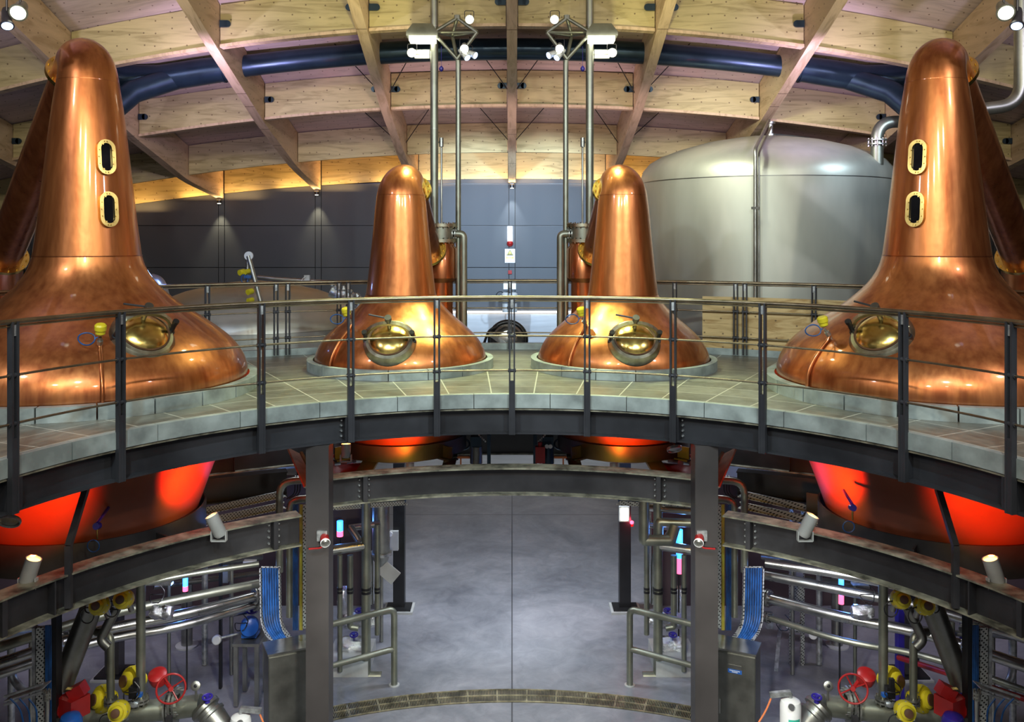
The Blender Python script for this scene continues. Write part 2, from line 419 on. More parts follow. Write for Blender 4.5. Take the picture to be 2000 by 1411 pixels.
for i,x in enumerate(RIBX):
    k=i-5; m=MB(); ds=[1.4+.5*q for q in range(42)]; ds=[d for d in ds if d<21.9]+[21.9]
    vs=[];fs=[]
    for d in ds:
        z0=zb(x,d)-.12
        for q in ((x-.085,z0),(x+.085,z0),(x+.085,z0+BH+.11),(x-.085,z0+BH+.11)): vs.append((q[0],d,q[1]))
    for a in range(len(ds)-1):
        for q in range(4): r_=(q+1)%4; fs.append((a*4+q,a*4+r_,(a+1)*4+r_,(a+1)*4+q))
    fs+=[(3,2,1,0),tuple(len(ds)*4-4+q for q in range(4))]
    o=m.add(vs,fs).build('roof_rib','plywood_rib'); tag(o,'curved pale timber roof rib '+rl[k],'roof rib')
    if abs(k)<=1:
        for dd in (16.9,19.5):
            for sg in (-1,1):
                MB().cyl((x+sg*.08,dd-.1,zb(x,dd)+.22),(x+sg*.75,dd-1.1,zb(x+sg*.75,dd-1.1)+BH-.03),.009,6).build('tie_rod','black',o)
    # small lamp under the rib end, washing the wall
    if abs(k)<=4:
        z=zb(x,21.9)-.12
        lab={0:'small black downlight under the middle roof rib at the top of the wall',-1:'small black wall downlight behind the left small still',1:'small black wall downlight behind the right small still',
             -2:'small black wall downlight second left of the middle one',-3:'small black wall downlight nearest the big left still',2:'small black wall downlight behind the big steel tank',3:'small black wall downlight behind the right edge of the big steel tank',
             -4:'small black wall downlight behind the big left still',4:'small black wall downlight behind the big right still'}[k]
        t=thing('wall_downlight',lab,'lamp',(x,21.85,z-.12),'wall downlights under the rib ends')
        MB().box((x,21.84,z-.02),(.09,.09,.04)).lathe([(.055,0),(.055,.10)],(x,21.84,z-.13),(0,0,1),16).build('housing','black',t)
        MB().lathe([(.040,0),(.040,.01)],(x,21.84,z-.142),(0,0,1),12).build('lens','lamp_white',t)
        spot('wall_downlight_beam',(x,21.84,z-.16),(x,22.0,z-2.2),70 if k else 80,(1,.86,.55) if k else (.85,.95,1),60,.8,.02)
# big dark duct through the ribs
DD=15.7
def duct(x): return Vector((x,DD,CZ+3.30-.0135*x*x))
t=thing('ventilation_duct','long dark blue round duct curving across under the timber roof','duct',(0,DD,CZ+3.3))
MB().tube([duct(-6.2+.31*k) for k in range(41)],.19,28).build('duct_run','duct_blue',t)
for s in (-1,1):
    J=duct(s*6.15)
    MB().tube([duct(s*4.95),duct(s*5.5),J,J+Vector((s*.6,-.05,.0)),J+Vector((s*1.6,-.7,.12)),J+Vector((s*4.6,-2.6,.2))],[.22,.235,.235,.235,.235,.235],26).build('branch','duct_blue',t)
    MB().tube([J+Vector((-s*.25,0,0)),J+Vector((s*.35,-.35,-.30)),J+Vector((s*.9,-1.1,-1.15))],.20,26).build('branch','duct_blue',t)
    MB().tube([J+Vector((-s*.1,0,.05)),J+Vector((s*1.0,.05,.12)),J+Vector((s*3.4,.4,.25))],.17,24).build('branch','duct_blue',t)
    for x in (4.95,5.05): MB().ring(duct(s*x),(1,0,-.1*s),.2,.245,.03,28).build('joint_ring','duct_blue',t)

# ---------------------------------------------------------------- raised deck
SP=[(-1.53,12.35),(1.53,12.35)]; WP=[(-4.92,10.4),(4.92,10.4)]
RI,RO,A0=4.30,8.45,100
cu=bpy.data.curves.new('deck','CURVE'); cu.dimensions='2D'; cu.fill_mode='BOTH'; cu.extrude=.06
def spl(pts):
    s=cu.splines.new('POLY'); s.points.add(len(pts)-1); s.use_cyclic_u=True
    for p,q in zip(s.points,pts): p.co=(q[0],q[1],0,1)
spl(arc(RI,-A0,A0,0,2)+arc(RO,A0,-A0,0,2))
for (x,y) in SP: spl([(x+1.19*math.cos(a*PI/32),y+1.19*math.sin(a*PI/32)) for a in range(64)])
for (x,y) in WP: spl([(x+1.80*math.cos(a*PI/32),y+1.80*math.sin(a*PI/32)) for a in range(64)])
tmp=bpy.data.objects.new('deck_tmp',cu); SC.collection.objects.link(tmp)
dgr=bpy.context.evaluated_depsgraph_get(); me=bpy.data.meshes.new_from_object(tmp.evaluated_get(dgr))
bpy.data.objects.remove(tmp)
deck=thing('raised_deck','curved raised deck of dark stone tiles around the copper stills','deck',(0,5.9,DZ-.12))
me.transform(Matrix.Translation((0,-5.9,.06))); me.materials.clear(); me.materials.append(MAT['deck_tile'])
o=bpy.data.objects.new('tile_surface',me); SC.collection.objects.link(o); o.parent=deck
for k in range(-8,9):
    a=k*11.6; m=MB()
    p=arc(4.29,a-5.75,a+5.75,DZ-.155,1.45)
    m.sweep(p,[radial(q) for q in p],[(-.035,0),(.035,0),(.035,.157),(-.035,.157)]).build('edge_block','kerb',deck)
p=arc(8.36,-A0,A0,DZ+.001,2.5)
MB().sweep(p,[radial(q) for q in p],[(-.05,0),(.05,0),(.05,.10),(-.05,.10)]).build('back_upstand','kerb',deck)
# kerbs around the pots
def kerb(c,r0,r1,h,n,lab,ph=0):
    t=thing('pot_kerb',lab,'kerb',(c[0],c[1],DZ))
    for k in range(n):
        a0=360/n*k+ph+.25; a1=360/n*(k+1)+ph-.25; m=MB(); q=6
        pa=[Vector((c[0]+math.sin(math.radians(a0+(a1-a0)*i/q)),c[1]+math.cos(math.radians(a0+(a1-a0)*i/q)),DZ+.001)) for i in range(q+1)]
        nn=[Vector((p.x-c[0],p.y-c[1],0)) for p in pa]
        base=[Vector((c[0],c[1],DZ+.001))]*(q+1)
        m.sweep(base,nn,[(r0,0),(r1,0),(r1,h),(r0,h)]).build('kerb_block','kerb',t)
kerb(SP[0],1.19,1.27,.13,16,'ring of pale metal kerb blocks around the left small copper still')
kerb(SP[1],1.19,1.27,.13,16,'ring of pale metal kerb blocks around the right small copper still')
kerb(WP[0],1.80,1.90,.15,22,'ring of pale metal kerb blocks around the big left copper still',5)
kerb(WP[1],1.80,1.90,.15,22,'ring of pale metal kerb blocks around the big right copper still',3)
# ring beams
def ring_beam(lab,R,a0,a1,ztop,h,b,stiff,bolts,m_='beam_paint'):
    t=thing('ring_beam',lab,'beam',polar(R,(a0+a1)/2,ztop-h))
    p=arc(R,a0,a1,ztop,1.5); nn=[radial(q) for q in p]
    MB().sweep(p,nn,[(-.006,-.016),(.006,-.016),(.006,-h+.016),(-.006,-h+.016)]).build('web',m_,t)
    MB().sweep(p,nn,[(-b/2,-.016),(b/2,-.016),(b/2,0),(-b/2,0)]).build('flange','flange_dust',t)
    MB().sweep(p,nn,[(-b/2,-h),(b/2,-h),(b/2,-h+.016),(-b/2,-h+.016)]).build('flange','flange_dust' if m_!='beam_paint' or ztop<DZ-.5 else m_,t)
    for a in stiff:
        c=polar(R-b/4-.005,a,ztop-h/2); rot=Matrix.Rotation(-math.radians(a),3,'Z')
        MB().box(c,(.014,b/2-.01,h-.034),rot).build('stiffener',m_,t)
    for a in bolts:
        for s in (-1,1):
            m=MB(); ang=a+s*math.degrees(.035/R)*1.6
            for k in range(4 if h>.28 else 3):
                z=ztop-h*(.2+.6*k/(3 if h>.28 else 2)); c=polar(R-.015,ang,z); ax=-radial(c)
                m.lathe([(.014,0),(.014,.022),(.008,.030)],c,ax,6)
            m.build('bolt_row','galv',t)
        m=MB(); rot=Matrix.Rotation(-math.radians(a),3,'Z')
        m.box(polar(R-b/4-.005,a,ztop-h/2),(.05,b/2-.004,h-.034),rot).build('splice_plate',m_,t)
def ang(px,R):
    k=(px-1000)/F; A=1+k*k; B=-2*5.9; C_=5.9**2-R*R; d=(-B+math.sqrt(B*B-4*A*C_))/(2*A); return math.degrees(math.atan2(k*d,d-5.9))
PA=[ang(p,4.24) for p in (1000,1147,1315,1490,1765,1975)]; PA+= [84,96]
PA=[-a for a in PA[:0:-1]]+PA
ring_beam('dark curved steel beam under the tiled edge of the raised deck',4.37,-A0,A0,DZ-.165,.29,.20,[a for a in PA if abs(a)>1],[-24.8,24.8,-ang(1985,4.4),ang(1985,4.4)])
ring_beam('lower dark curved steel beam between the two front columns',4.72,-27.2,27.2,DZ-.93,.32,.22,[],[-21.2,21.2],'steel_dark')
ring_beam('lower dark curved steel beam left of the left front column',4.78,-100,-30.0,DZ-1.31,.34,.22,[-62],[-33.5,-68],'steel_dark')
ring_beam('lower dark curved steel beam right of the right front column',4.78,30.0,100,DZ-1.31,.34,.22,[62],[33.5,68],'steel_dark')
ring_beam('deep black curved band added for the darkness under the back of the raised deck',7.95,-46,46,DZ-.125,1.44,.16,[-30,-15,15,30],[],'black')  # no girder known here; black band added to fill the dark gap
# guard rails
def railing(lab,R,a0,a1,posts,zl,front):
    t=thing('guard_railing',lab,'railing',polar(R,(a0+a1)/2,DZ))
    for i,z in enumerate((1.10,.667,.276)):
        if i==0: MB().tube([p+Vector((0,0,DZ+z)) for p in arc(R,a0,a1,0,1.5)],.022,12).tube([p+Vector((0,0,DZ+z-.035)) for p in arc(R,a0,a1,0,1.5)],.010,6).build('handrail','rail_steel',t)
        else: MB().tube([p+Vector((0,0,DZ+z)) for p in arc(R,a0,a1,0,1.5)],.0105,10).build('rail','rail_steel',t)
    for a in posts:
        rot=Matrix.Rotation(-math.radians(a),3,'Z'); m=MB(); tg=rot@Vector((1,0,0)); c=polar(R,a,0)
        for s in (-1,1): m.box(c+tg*(s*.026)+Vector((0,0,DZ+(zl+1.10)/2)),(.017,.055,1.10-zl),rot)
        if front:
            m.box(c+Vector((0,0,DZ+(zl+.16)/2)),(.035,.045,.16-zl),rot)
        for z in (.667,.276): m.lathe([(.022,-.045),(.022,.045)],c+Vector((0,0,DZ+z)),tg,10)
        p=m.build('post','beam_paint',t)
        MB().box(c+Vector((0,0,DZ+1.055)),(.030,.03,.085),rot).build('clip','galv',p) if False else None
        MB().box(c+Vector((0,0,DZ+1.03)),(.030,.03,.09),rot).build('clip','galv',t)
railing('front guard railing of flat dark posts along the curved deck edge',4.235,-98,98,PA,-.45,True)
BA=[ang(p,8.25) for p in (405,539,562,662,680,996,1318,1437,1455,1590)]
railing('guard railing along the back edge of the deck behind the stills',8.25,-66,66,[-62,-52]+BA+[52,62],.02,False)

# ---------------------------------------------------------------- copper stills
def interp(prof,z):
    for (z0,r0),(z1,r1) in zip(prof,prof[1:]):
        if z0<=z<=z1: t=(z-z0)/(z1-z0); return r0+(r1-r0)*t,(r1-r0)/(z1-z0)
    return prof[-1][1],0
def smoothp(p,n=4):
    out=[]
    for i in range(len(p)-1):
        p0=p[max(i-1,0)];p1=p[i];p2=p[i+1];p3=p[min(i+2,len(p)-1)]
        for k in range(n):
            t=k/n
            out.append(tuple(.5*((2*p1[j])+(-p0[j]+p2[j])*t+(2*p0[j]-5*p1[j]+4*p2[j]-p3[j])*t*t+(-p0[j]+3*p1[j]-3*p2[j]+p3[j])*t**3) for j in (0,1)))
    out.append(p[-1]); return out
WPOT=[(-.02,1.735),(.05,1.755),(.13,1.775),(.24,1.772),(.36,1.735),(.48,1.66),(.60,1.55),(.72,1.40),(.82,1.26),(.92,1.11),(1.02,.975),(1.12,.86),(1.22,.76),(1.34,.67),(1.45,.615),(1.57,.580)]
WNECK=[(1.57,.580),(1.98,.528),(2.52,.468),(3.00,.415),(3.27,.382),(3.58,.335)]
SPOT=[(-.02,1.15),(.05,1.165),(.12,1.170),(.20,1.155),(.30,1.11),(.40,1.045),(.50,.95),(.60,.84),(.70,.72),(.80,.62),(.90,.535),(1.0,.48)]
SNECK=[(1.0,.478),(1.3,.442),(1.6,.410),(1.9,.380),(2.15,.357),(2.36,.330)]
def stadium(mb,c,n,w,h,t,hole=None,seg=10):
    n=Vector(n).normalized(); u=n.cross(Vector((0,0,1))).normalized(); v=u.cross(n)
    def loop(w,h):
        r=w/2; pts=[]
        for k in range(seg+1): a=PI*k/seg; pts.append((r*math.cos(a),h/2-r+r*math.sin(a)))
        for k in range(seg+1): a=PI+PI*k/seg; pts.append((r*math.cos(a),-h/2+r+r*math.sin(a)))
        return pts
    L=loop(w,h); m=len(L); c=Vector(c)
    vs=[c+u*x+v*y for x,y in L]+[c+u*x+v*y+n*t for x,y in L]
    fs=[(k,(k+1)%m,m+(k+1)%m,m+k) for k in range(m)]
    if hole:
        H=loop(w-2*hole,h-2*hole); vs+=[c+u*x+v*y for x,y in H]+[c+u*x+v*y+n*t for x,y in H]
        for k in range(m):
            l=(k+1)%m; fs+=[(m+k,m+l,3*m+l,3*m+k),(2*m+k,3*m+k,3*m+l,2*m+l),(k,2*m+k,2*m+l,l)]
    else: fs+=[tuple(range(m-1,-1,-1)),tuple(range(m,2*m))]
    mb.add(vs,fs); return u,v
def still(lab,c,pot,neck,bowl,e,rho,rt,A,inlet,man,sens,win,zr,mats):
    cu_,=mats
    t=thing('pot_still',lab,'still',(c[0],c[1],DZ)); B=Vector((c[0],c[1],DZ))
    MB().lathe([(r,z) for z,r in smoothp(pot)],B,(0,0,1),96,False).build('pot',cu_,t)
    # neck and its bent head
    e=Vector((e[0],e[1],0)).normalized(); z1=neck[-1][0]; r1=neck[-1][1]
    pts=[];rs=[]
    for z,r in smoothp(neck,3): pts.append(B+Vector((0,0,z))); rs.append(r)
    nb=16
    for k in range(1,nb+1):
        a=math.radians(A)*k/nb; pts.append(B+e*(rho*(1-math.cos(a)))+Vector((0,0,z1+rho*math.sin(a)))); rs.append(r1+(rt-r1)*k/nb)
    end=pts[-1]; d=(Vector(inlet)-end).normalized()
    pts.append(end+d*.10); rs.append(rt)
    MB().tube(pts,rs,56,False).build('swan_neck',cu_,t)
    MB().ring(B+Vector((0,0,neck[0][0]+.0)),(0,0,1),neck[0][1]-.02,neck[0][1]+.006,.012,64).build('seam','copper_dark',t)
    MB().ring(B+Vector((0,0,z1)),(0,0,1),r1-.03,r1+.0015,.006,64).build('seam','copper_dark',t)
    fl=end+d*.12
    m=MB().ring(fl,d,rt-.02,rt+.075,.05,40)
    q=d.to_track_quat('Z','Y').to_matrix()
    for k in range(16):
        a=2*PI*k/16; m.cyl(fl+q@Vector((math.cos(a)*(rt+.045),math.sin(a)*(rt+.045),-.045)),fl+q@Vector((math.cos(a)*(rt+.045),math.sin(a)*(rt+.045),.045)),.010,6)
    m.build('neck_flange','brass',t)
    I=Vector(inlet); arm=MB().tube([fl+d*.02,fl*.6+I*.4,fl*.2+I*.8,I-d*.02],[rt,rt,rt*.96,rt*.92],48); arm.build('lyne_arm','copper_dark',t)
    m=MB().ring(I-d*.10,d,rt*.9-.02,rt*.92+.085,.05,40)
    for k in range(16):
        a=2*PI*k/16; m.cyl(I+q@Vector((math.cos(a)*(rt+.03),math.sin(a)*(rt+.03),-.15)),I+q@Vector((math.cos(a)*(rt+.03),math.sin(a)*(rt+.03),-.05)),.011,6)
    m.build('arm_flange','brass',t)
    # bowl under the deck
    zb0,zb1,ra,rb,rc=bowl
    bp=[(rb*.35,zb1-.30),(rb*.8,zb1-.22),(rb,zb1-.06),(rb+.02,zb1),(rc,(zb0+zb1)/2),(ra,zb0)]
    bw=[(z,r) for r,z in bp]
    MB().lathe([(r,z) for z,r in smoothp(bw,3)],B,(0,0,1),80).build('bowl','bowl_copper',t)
    # manhole
    dirx,z=man; dv=Vector((dirx[0],dirx[1],0)).normalized(); r,s=interp(pot,z); n=(dv+Vector((0,0,-s*(zr)))).normalized()
    C=B+dv*r+Vector((0,0,z)); q=n.to_track_quat('Z','Y').to_matrix()
    u=n.cross(Vector((0,0,1))).normalized(); v=u.cross(n).normalized(); v=-v if v.z<0 else v
    mh=MB().lathe([(.335,-.16),(.335,.0),(.30,.045),(.255,.055),(.255,.0),(.20,-.02)],C,n,48,False).build('manhole_collar','brass_dull',t)
    MB().ring(C+n*.055,n,.24,.262,.03,48).build('manhole_gasket','gasket',t)
    MB().lathe([(.25,.06),(.24,.075),(.20,.105),(.13,.135),(.05,.148),(.001,.15)],C,n,48,False).build('manhole_door','brass',t)
    ap=[C+u*(.30*math.cos(PI*k/12))+v*(.02+.10*math.sin(PI*k/12))+n*(.07+.15*math.sin(PI*k/12)) for k in range(13)]
    m=MB(); 
    for a_,b_ in zip(ap,ap[1:]): m.bar(a_,b_+(b_-a_)*.15,.05,.035,n)
    m.build('yoke','brass_dull',t)
    m=MB()
    for s_ in (-1,1):
        b0=C+u*(s_*.30)+v*.0
        m.lathe([(.04,-.02),(.04,.03),(.026,.035),(.026,.16),(.034,.165),(.034,.20)],b0,n,10)
    m.build('clamp','black',t)
    top=C+v*.12+n*.22
    MB().lathe([(.026,-.10),(.026,.06),(.045,.065),(.045,.12)],top,n,10).build('screw','pipe_dark',t)
    MB().cyl(top+n*.09-u*.02,top+n*.10+u*.25+v*.06,.011,8).build('screw_handle','steel_dark',t)
    # level sensor, its cable loop and the copper drain line
    sd,sz=sens; sv=Vector((sd[0],sd[1],0)).normalized(); r,s=interp(pot,sz); n2=(sv+Vector((0,0,-s))).normalized(); Cs=B+sv*r+Vector((0,0,sz))
    m=MB().tube([Cs-n2*.02,Cs+n2*.14],.016,10).lathe([(.03,0),(.03,.05)],Cs+n2*.05,n2,8); m.build('sensor_stem','pipe_steel',t)
    h=Cs+n2*.15+Vector((0,0,.02))
    MB().lathe([(.03,0),(.048,.015),(.048,.05),(.058,.055),(.058,.10),(.045,.115)],h,(sv.x*.3,sv.y*.3,1),16).build('sensor_head','yellow',t)
    lc=h+Vector((-.13,-.02,-.04))
    MB().tube([lc+Vector((.085*math.cos(a*PI/12),.01*math.sin(a*PI/6),.062*math.sin(a*PI/12))) for a in range(24)],.007,8,closed=True).tube([lc+Vector((.08,0,0)),h+Vector((-.02,-.01,-.02))],.007,8).build('sensor_cable','blue_cable',t)
    dp=[Cs+n2*.04+Vector((0,0,.0))]
    zz=sz-.03
    while zz>-.01:
        r,s=interp(pot,zz); dp.append(B+sv*(r+.022)+Vector((0,0,zz))); zz-=.06
    MB().tube(dp,.021,12).build('drain_pipe','copper',t)
    for wz,wd in win:
        wv=Vector((wd[0],wd[1],0)).normalized(); r,s=interp(neck,wz); nw=(wv+Vector((0,0,.10))).normalized(); cw=B+wv*(r-.02)+Vector((0,0,wz))
        m=MB(); stadium(m,cw,nw,.205,.40,.07,.042); m2=MB()
        uu=nw.cross(Vector((0,0,1))).normalized(); vv=uu.cross(nw)
        for k in range(14):
            a=2*PI*k/14; y_=.18*math.sin(a); x_=.082*math.cos(a)*(1 if abs(y_)<.1 else .8)
            m.lathe([(.009,0),(.009,.012)],cw+nw*.07+uu*x_+vv*y_,nw,6)
        fr=m.build('sight_glass_frame','brass',t)
        stadium(m2,cw,nw,.125,.32,.045); m2.build('glass','black_glass',fr)
    return t
e=(-.66,.76)
for s in (-1,1):
    n='left' if s<0 else 'right'
    still(f'big copper pot still with two oval windows at the {n} edge of the hall',WP[0] if s<0 else WP[1],WPOT,WNECK,(-.30,-1.40,1.66,1.20,1.42),(s*.66,.76),.27,.255,124,(s*7.25,12.75,DZ+1.45),
          ((-s*.74,-.67),.74),((.49,-.87) if s<0 else (-1.27,-.45),.66),[(2.68,(-s*.74,-.67)),(2.09,(-s*.74,-.67))],.75,('copper',))
    still(f'small copper pot still, {n} one of the middle pair',SP[0] if s<0 else SP[1],SPOT,SNECK,(-.22,-.95,1.12,.80,.95),(-s*.30,1.0),.18,.22,128,(s*1.28,13.78,DZ+1.50),
          ((s*.02,-1),.46),((-.55,-.6),.62),[],1.0,('copper',))
# cradle rings under the pots
for (c,r,zt,h,lab) in [(WP[0],1.24,-1.36,.34,'dark steel cradle ring under the big left still'),(WP[1],1.24,-1.36,.34,'dark steel cradle ring under the big right still'),
                  (SP[0],.84,-.90,.20,'dark steel cradle ring under the small left still'),(SP[1],.84,-.90,.20,'dark steel cradle ring under the small right still')]:
    t=thing('cradle_ring',lab,'support',(c[0],c[1],DZ+zt-h))
    MB().lathe([(r+.04,zt-h),(r+.06,zt-h),(r+.06,zt),(r+.04,zt),(r+.04,zt-h)],(c[0],c[1],DZ),(0,0,1),72,False).build('ring','steel_dark',t)
    for k in range(4):
        a=PI/4+k*PI/2+ (0 if r<1 else .2); p=Vector((c[0]+math.cos(a)*(r+.14),c[1]+math.sin(a)*(r+.14),DZ+zt-h/2-.02))
        MB().box(p,(.20,.02,h*.8),Matrix.Rotation(a,3,'Z')).box(p+Vector((0,0,-h*.4)),(.24,.16,.02),Matrix.Rotation(a,3,'Z')).build('lug','steel_dark',t)

# ---------------------------------------------------------------- condensers, masts, poles
def condenser(lab,c,r,z0,zneck,zc0,zc1,zs0,zs1,side):
    t=thing('condenser',lab,'condenser',(c[0],c[1],z0)); B=(c[0],c[1],0)
    MB().lathe([(r*.78,z0),(r*.78,zneck),(r,zneck+.07),(r,zc1-.05),(r*.88,zc1),(r*.88,zs0-.02)],B,(0,0,1),40).build('copper_shell','copper_dark',t)
    m=MB().lathe([(r*.90,zs0),(r*.90,zs1)],B,(0,0,1),40).build('steel_head','pipe_green',t)
    for z in (zs0,zs1):
        m=MB().lathe([(r*1.06,z-.025),(r*1.06,z+.025)],B,(0,0,1),40)
        for k in range(20):
            a=2*PI*k/20; m.cyl((c[0]+math.cos(a)*r*1.0,c[1]+math.sin(a)*r*1.0,z-.045),(c[0]+math.cos(a)*r*1.0,c[1]+math.sin(a)*r*1.0,z+.045),.011,6)
        m.build('head_flange','brass_dull',t)
for s in (-1,1):
    n=SIDE[s]
    condenser(f'copper condenser with steel head behind the small {n} still',(s*1.13,14.0),.27,DZ+.02,CZ-.70,CZ-.65,CZ-.13,CZ-.05,CZ+.19,s)
    condenser(f'large copper condenser beside the deck edge behind the big {n} still',(s*7.85,13.25),.55,DZ+.02,CZ-.95,0,CZ-.16,CZ-.10,CZ+.30,s)
    X=s*-0.0
    t=thing('vent_pipe',f'tall thick steel vent pipe rising to the roof from the {n} small condenser','pipe',(s*1.215,14.0,CZ+.22))
    MB().cyl((s*1.215,14.0,CZ+.22),(s*1.215,14.0,CZ+4.2),.062,24).build('pipe_run','pipe_green',t)
    for z in (1.7,3.3): MB().ring((s*1.215,14,CZ+z),(0,0,1),.06,.066,.01,24).build('weld','pipe_steel',t)
    t=thing('thin_conduit',f'thin violet-lit steel pipe beside the tall {n} vent pipe','pipe',(s*1.105,14.05,CZ+.25))
    MB().tube([(s*1.105,14.05,CZ+.2),(s*1.105,14.05,CZ+1.48),(s*1.15,14.05,CZ+1.5)],.016,10).lathe([(.035,0),(.035,.14)],(s*1.105,14.02,CZ+1.42),(0,0,1),12).build('conduit_run','pipe_steel',t)
    t=thing('elbow_pipe',f'steel pipe with flanged elbow running down beside the {n} small condenser','pipe',(s*.76,13.9,DZ))
    y0=13.95
    MB().tube(fillet([(s*.90,y0,CZ+.055),(s*.755,y0,CZ+.055),(s*.755,y0,DZ+.02)],.13,8),.058,20).build('pipe_run','pipe_green',t)
    m=MB()
    for x in (.885,.925): m.ring((s*x,y0,CZ+.055),(1,0,0),.03,.105,.016,24)
    for k in range(8): a=2*PI*k/8; m.cyl((s*.86,y0+.085*math.cos(a),CZ+.055+.085*math.sin(a)),(s*.95,y0+.085*math.cos(a),CZ+.055+.085*math.sin(a)),.009,6)
    m.build('flange','pipe_steel',t)
    # lighting mast
    D=14.0
    def q(px,py,dd=0): v=at(px,py,D+dd); return Vector((v.x*-s,v.y,v.z))
    mx=q(895,118).x
    t=thing('lighting_mast',f'slender steel lighting mast with a triangular lamp frame, {n} of the middle rib','mast',(mx,D,DZ))
    MB().cyl((mx,D,DZ+.01),(mx,D,q(0,118).z),.042,20).lathe([(.09,0),(.09,.02)],(mx,D,DZ+.005),(0,0,1),20).build('pole','pipe_green',t)
    tp=q(893,35); bt=q(893,116); w1=q(850,62); w2=q(850,76); m=MB()
    for dx in (-.38,-.10,.30): 
        base=Vector((mx+s*-dx*-1*0+(-s)*dx,D+(.14 if dx==-.10 else -.10),q(0,66).z)); 
        m.cyl(tp,base,.029,10); m.cyl(bt,base,.029,10)
    ps=[Vector((mx+(-s)*dx,D+(.14 if dx==-.10 else -.10),q(0,66).z)) for dx in (-.38,-.10,.30)]
    for a_,b_ in ((0,1),(1,2),(2,0)): m.cyl(ps[a_],ps[b_],.020,8)
    m.cyl(tp+Vector((0,0,-.02)),tp+Vector((0,0,.04)),.05,8)
    m.build('lamp_frame','pipe_green',t)
    # flood light box
    f0=q(826,70,-.15)
    fl=thing('flood_light',f'wide flood light with a bright rectangular lens on the {n} mast','lamp',f0,'flood lights on the masts')
    m=MB(); wx,wy=.24,.17
    m.add([f0+Vector((x*wx*k,y*wy*k,z)) for z,k in ((-.03,1),(.03,1),(.17,.62)) for x,y in ((-1,-1),(1,-1),(1,1),(-1,1))],
          [(0,1,5,4),(1,2,6,5),(2,3,7,6),(3,0,4,7),(4,5,9,8),(5,6,10,9),(6,7,11,10),(7,4,8,11),(8,9,10,11),(3,2,1,0)]).build('housing','pipe_green',fl)
    MB().box(f0+Vector((0,0,-.065)),(.40,.27,.07)).build('lens','lamp_white',fl)
    # spot cans
    for i,(px,py,dx,dz,mt) in enumerate([(917,38,-.1,-.3,'lamp_white'),(907,95,-.05,-.5,'lamp_white'),(804,103,.0,-.3,'lamp_white'),(912,112,-.6,-.7,'lamp_blue'),(927,108,-.9,-.5,'lamp_blue')]):
        c=q(px,py,-.12); ax=Vector((-s*dx*-1,-1 if mt=='lamp_white' else -.5,dz)).normalized()
        nm=['topmost round spot light','round spot light at the middle','outer round spot light below the flood light','small blue spot light next to the pole','small blue spot light at the inner end'][i]
        sp=thing('spot_light',f'{nm} of the {n} mast','lamp',c,'spot lights on the masts')
        r=.062 if mt=='lamp_white' else .05
        MB().lathe([(r*.7,-.20),(r*.8,-.17),(r*.95,-.04),(r*1.15,0),(r*1.15,.015)],c,ax,20).build('housing','light_grey',sp)
        MB().lathe([(r,.016),(r*.96,.022)],c,ax,20).build('lens',mt,sp)
        u=ax.cross(Vector((0,0,1))).normalized()
        MB().tube(fillet([c-ax*.08+u*r*1.1,c-ax*.08+u*r*1.2+Vector((0,0,.13)),c-ax*.08-u*r*1.2+Vector((0,0,.13)),c-ax*.08-u*r*1.1],.03,3),.006,6).build('bracket','steel_dark',sp)
    # tube lamps under the flood
    c=q(824,105,.05)
    tl=thing('tube_lamp',f'pair of bright slot lamps under the {n} flood light','lamp',c)
    for z in (.03,-.045): MB().box(c+Vector((0,0,z)),(.22,.05,.03)).build('tube','lamp_white',tl)
    MB().box(c+Vector((0,.04,0)),(.24,.04,.14)).build('housing','pipe_green',tl)
    c=q(862,134); o=MB().cyl(c+Vector((0,0,.03)),c+Vector((0,0,.35)),.003,6).lathe([(.005,-.05),(.035,-.02),(.035,.01),(.01,.04)],c,(0,0,1),12).build('hanging_sensor','navy'); tag(o,f'small dark blue pendant sensor hanging beside the {n} vent pipe','sensor')
    # corner spot lights, nearer
    D2=9.4
    for i,(px,py,mt) in enumerate([(36,24,'lamp_white'),(14,48,'lamp_blue')]):
        v=at(px,py,D2); c=Vector((v.x*-s,v.y,v.z)); ax=Vector((-s*.25,-.8,-.55)).normalized() if i==0 else Vector((-s*.3,-.45,-.85)).normalized()
        sp=thing('spot_light',('bright round' if i==0 else 'small blue')+f' spot light hanging at the top {n} corner','lamp',c)
        r=.075 if i==0 else .055
        MB().lathe([(r*.7,-.22),(r*.85,-.18),(r*.95,-.03),(r*1.25,0),(r*1.25,.02)],c,ax,20).build('housing','steel_dark' if i else 'pipe_green',sp)
        MB().lathe([(r,.021),(r*.96,.028)],c,ax,20).build('lens',mt,sp)
        MB().cyl(c-ax*.1,c-ax*.1+Vector((0,0,.5)),.012,8).build('stem','steel_dark',sp)

# ---------------------------------------------------------------- tanks behind the deck
t=thing('storage_tank','huge brushed steel tank with domed top behind the big right still','tank',(4.78,17,2.3)); B=(4.78,17,0); R=2.32
top=CZ+1.90
pr=[(R,2.3),(R,CZ+1.02)]
MB().lathe(pr,B,(0,0,1),96).build('shell','tank_steel',t)
dp=[(R,CZ+1.025),(R-.005,CZ+1.12),(R-.05,CZ+1.26),(R-.17,CZ+1.40),(R-.36,CZ+1.51),(R-.7,CZ+1.64),(R-1.2,CZ+1.78),(R-1.8,CZ+1.88),(.01,top)]
MB().lathe(dp,B,(0,0,1),96,False).build('domed_top','tank_steel',t)
MB().ring((B[0],B[1],CZ+1.022),(0,0,1),R-.02,R+.004,.014,96).build('seam','pipe_dark',t)
for s in (0,1):
    pass
x=at(1471,0,14.75).x
t=thing('tank_fill_pipe','pair of thin steel pipes climbing the front of the big steel tank','pipe',(x,14.6,DZ+.02))
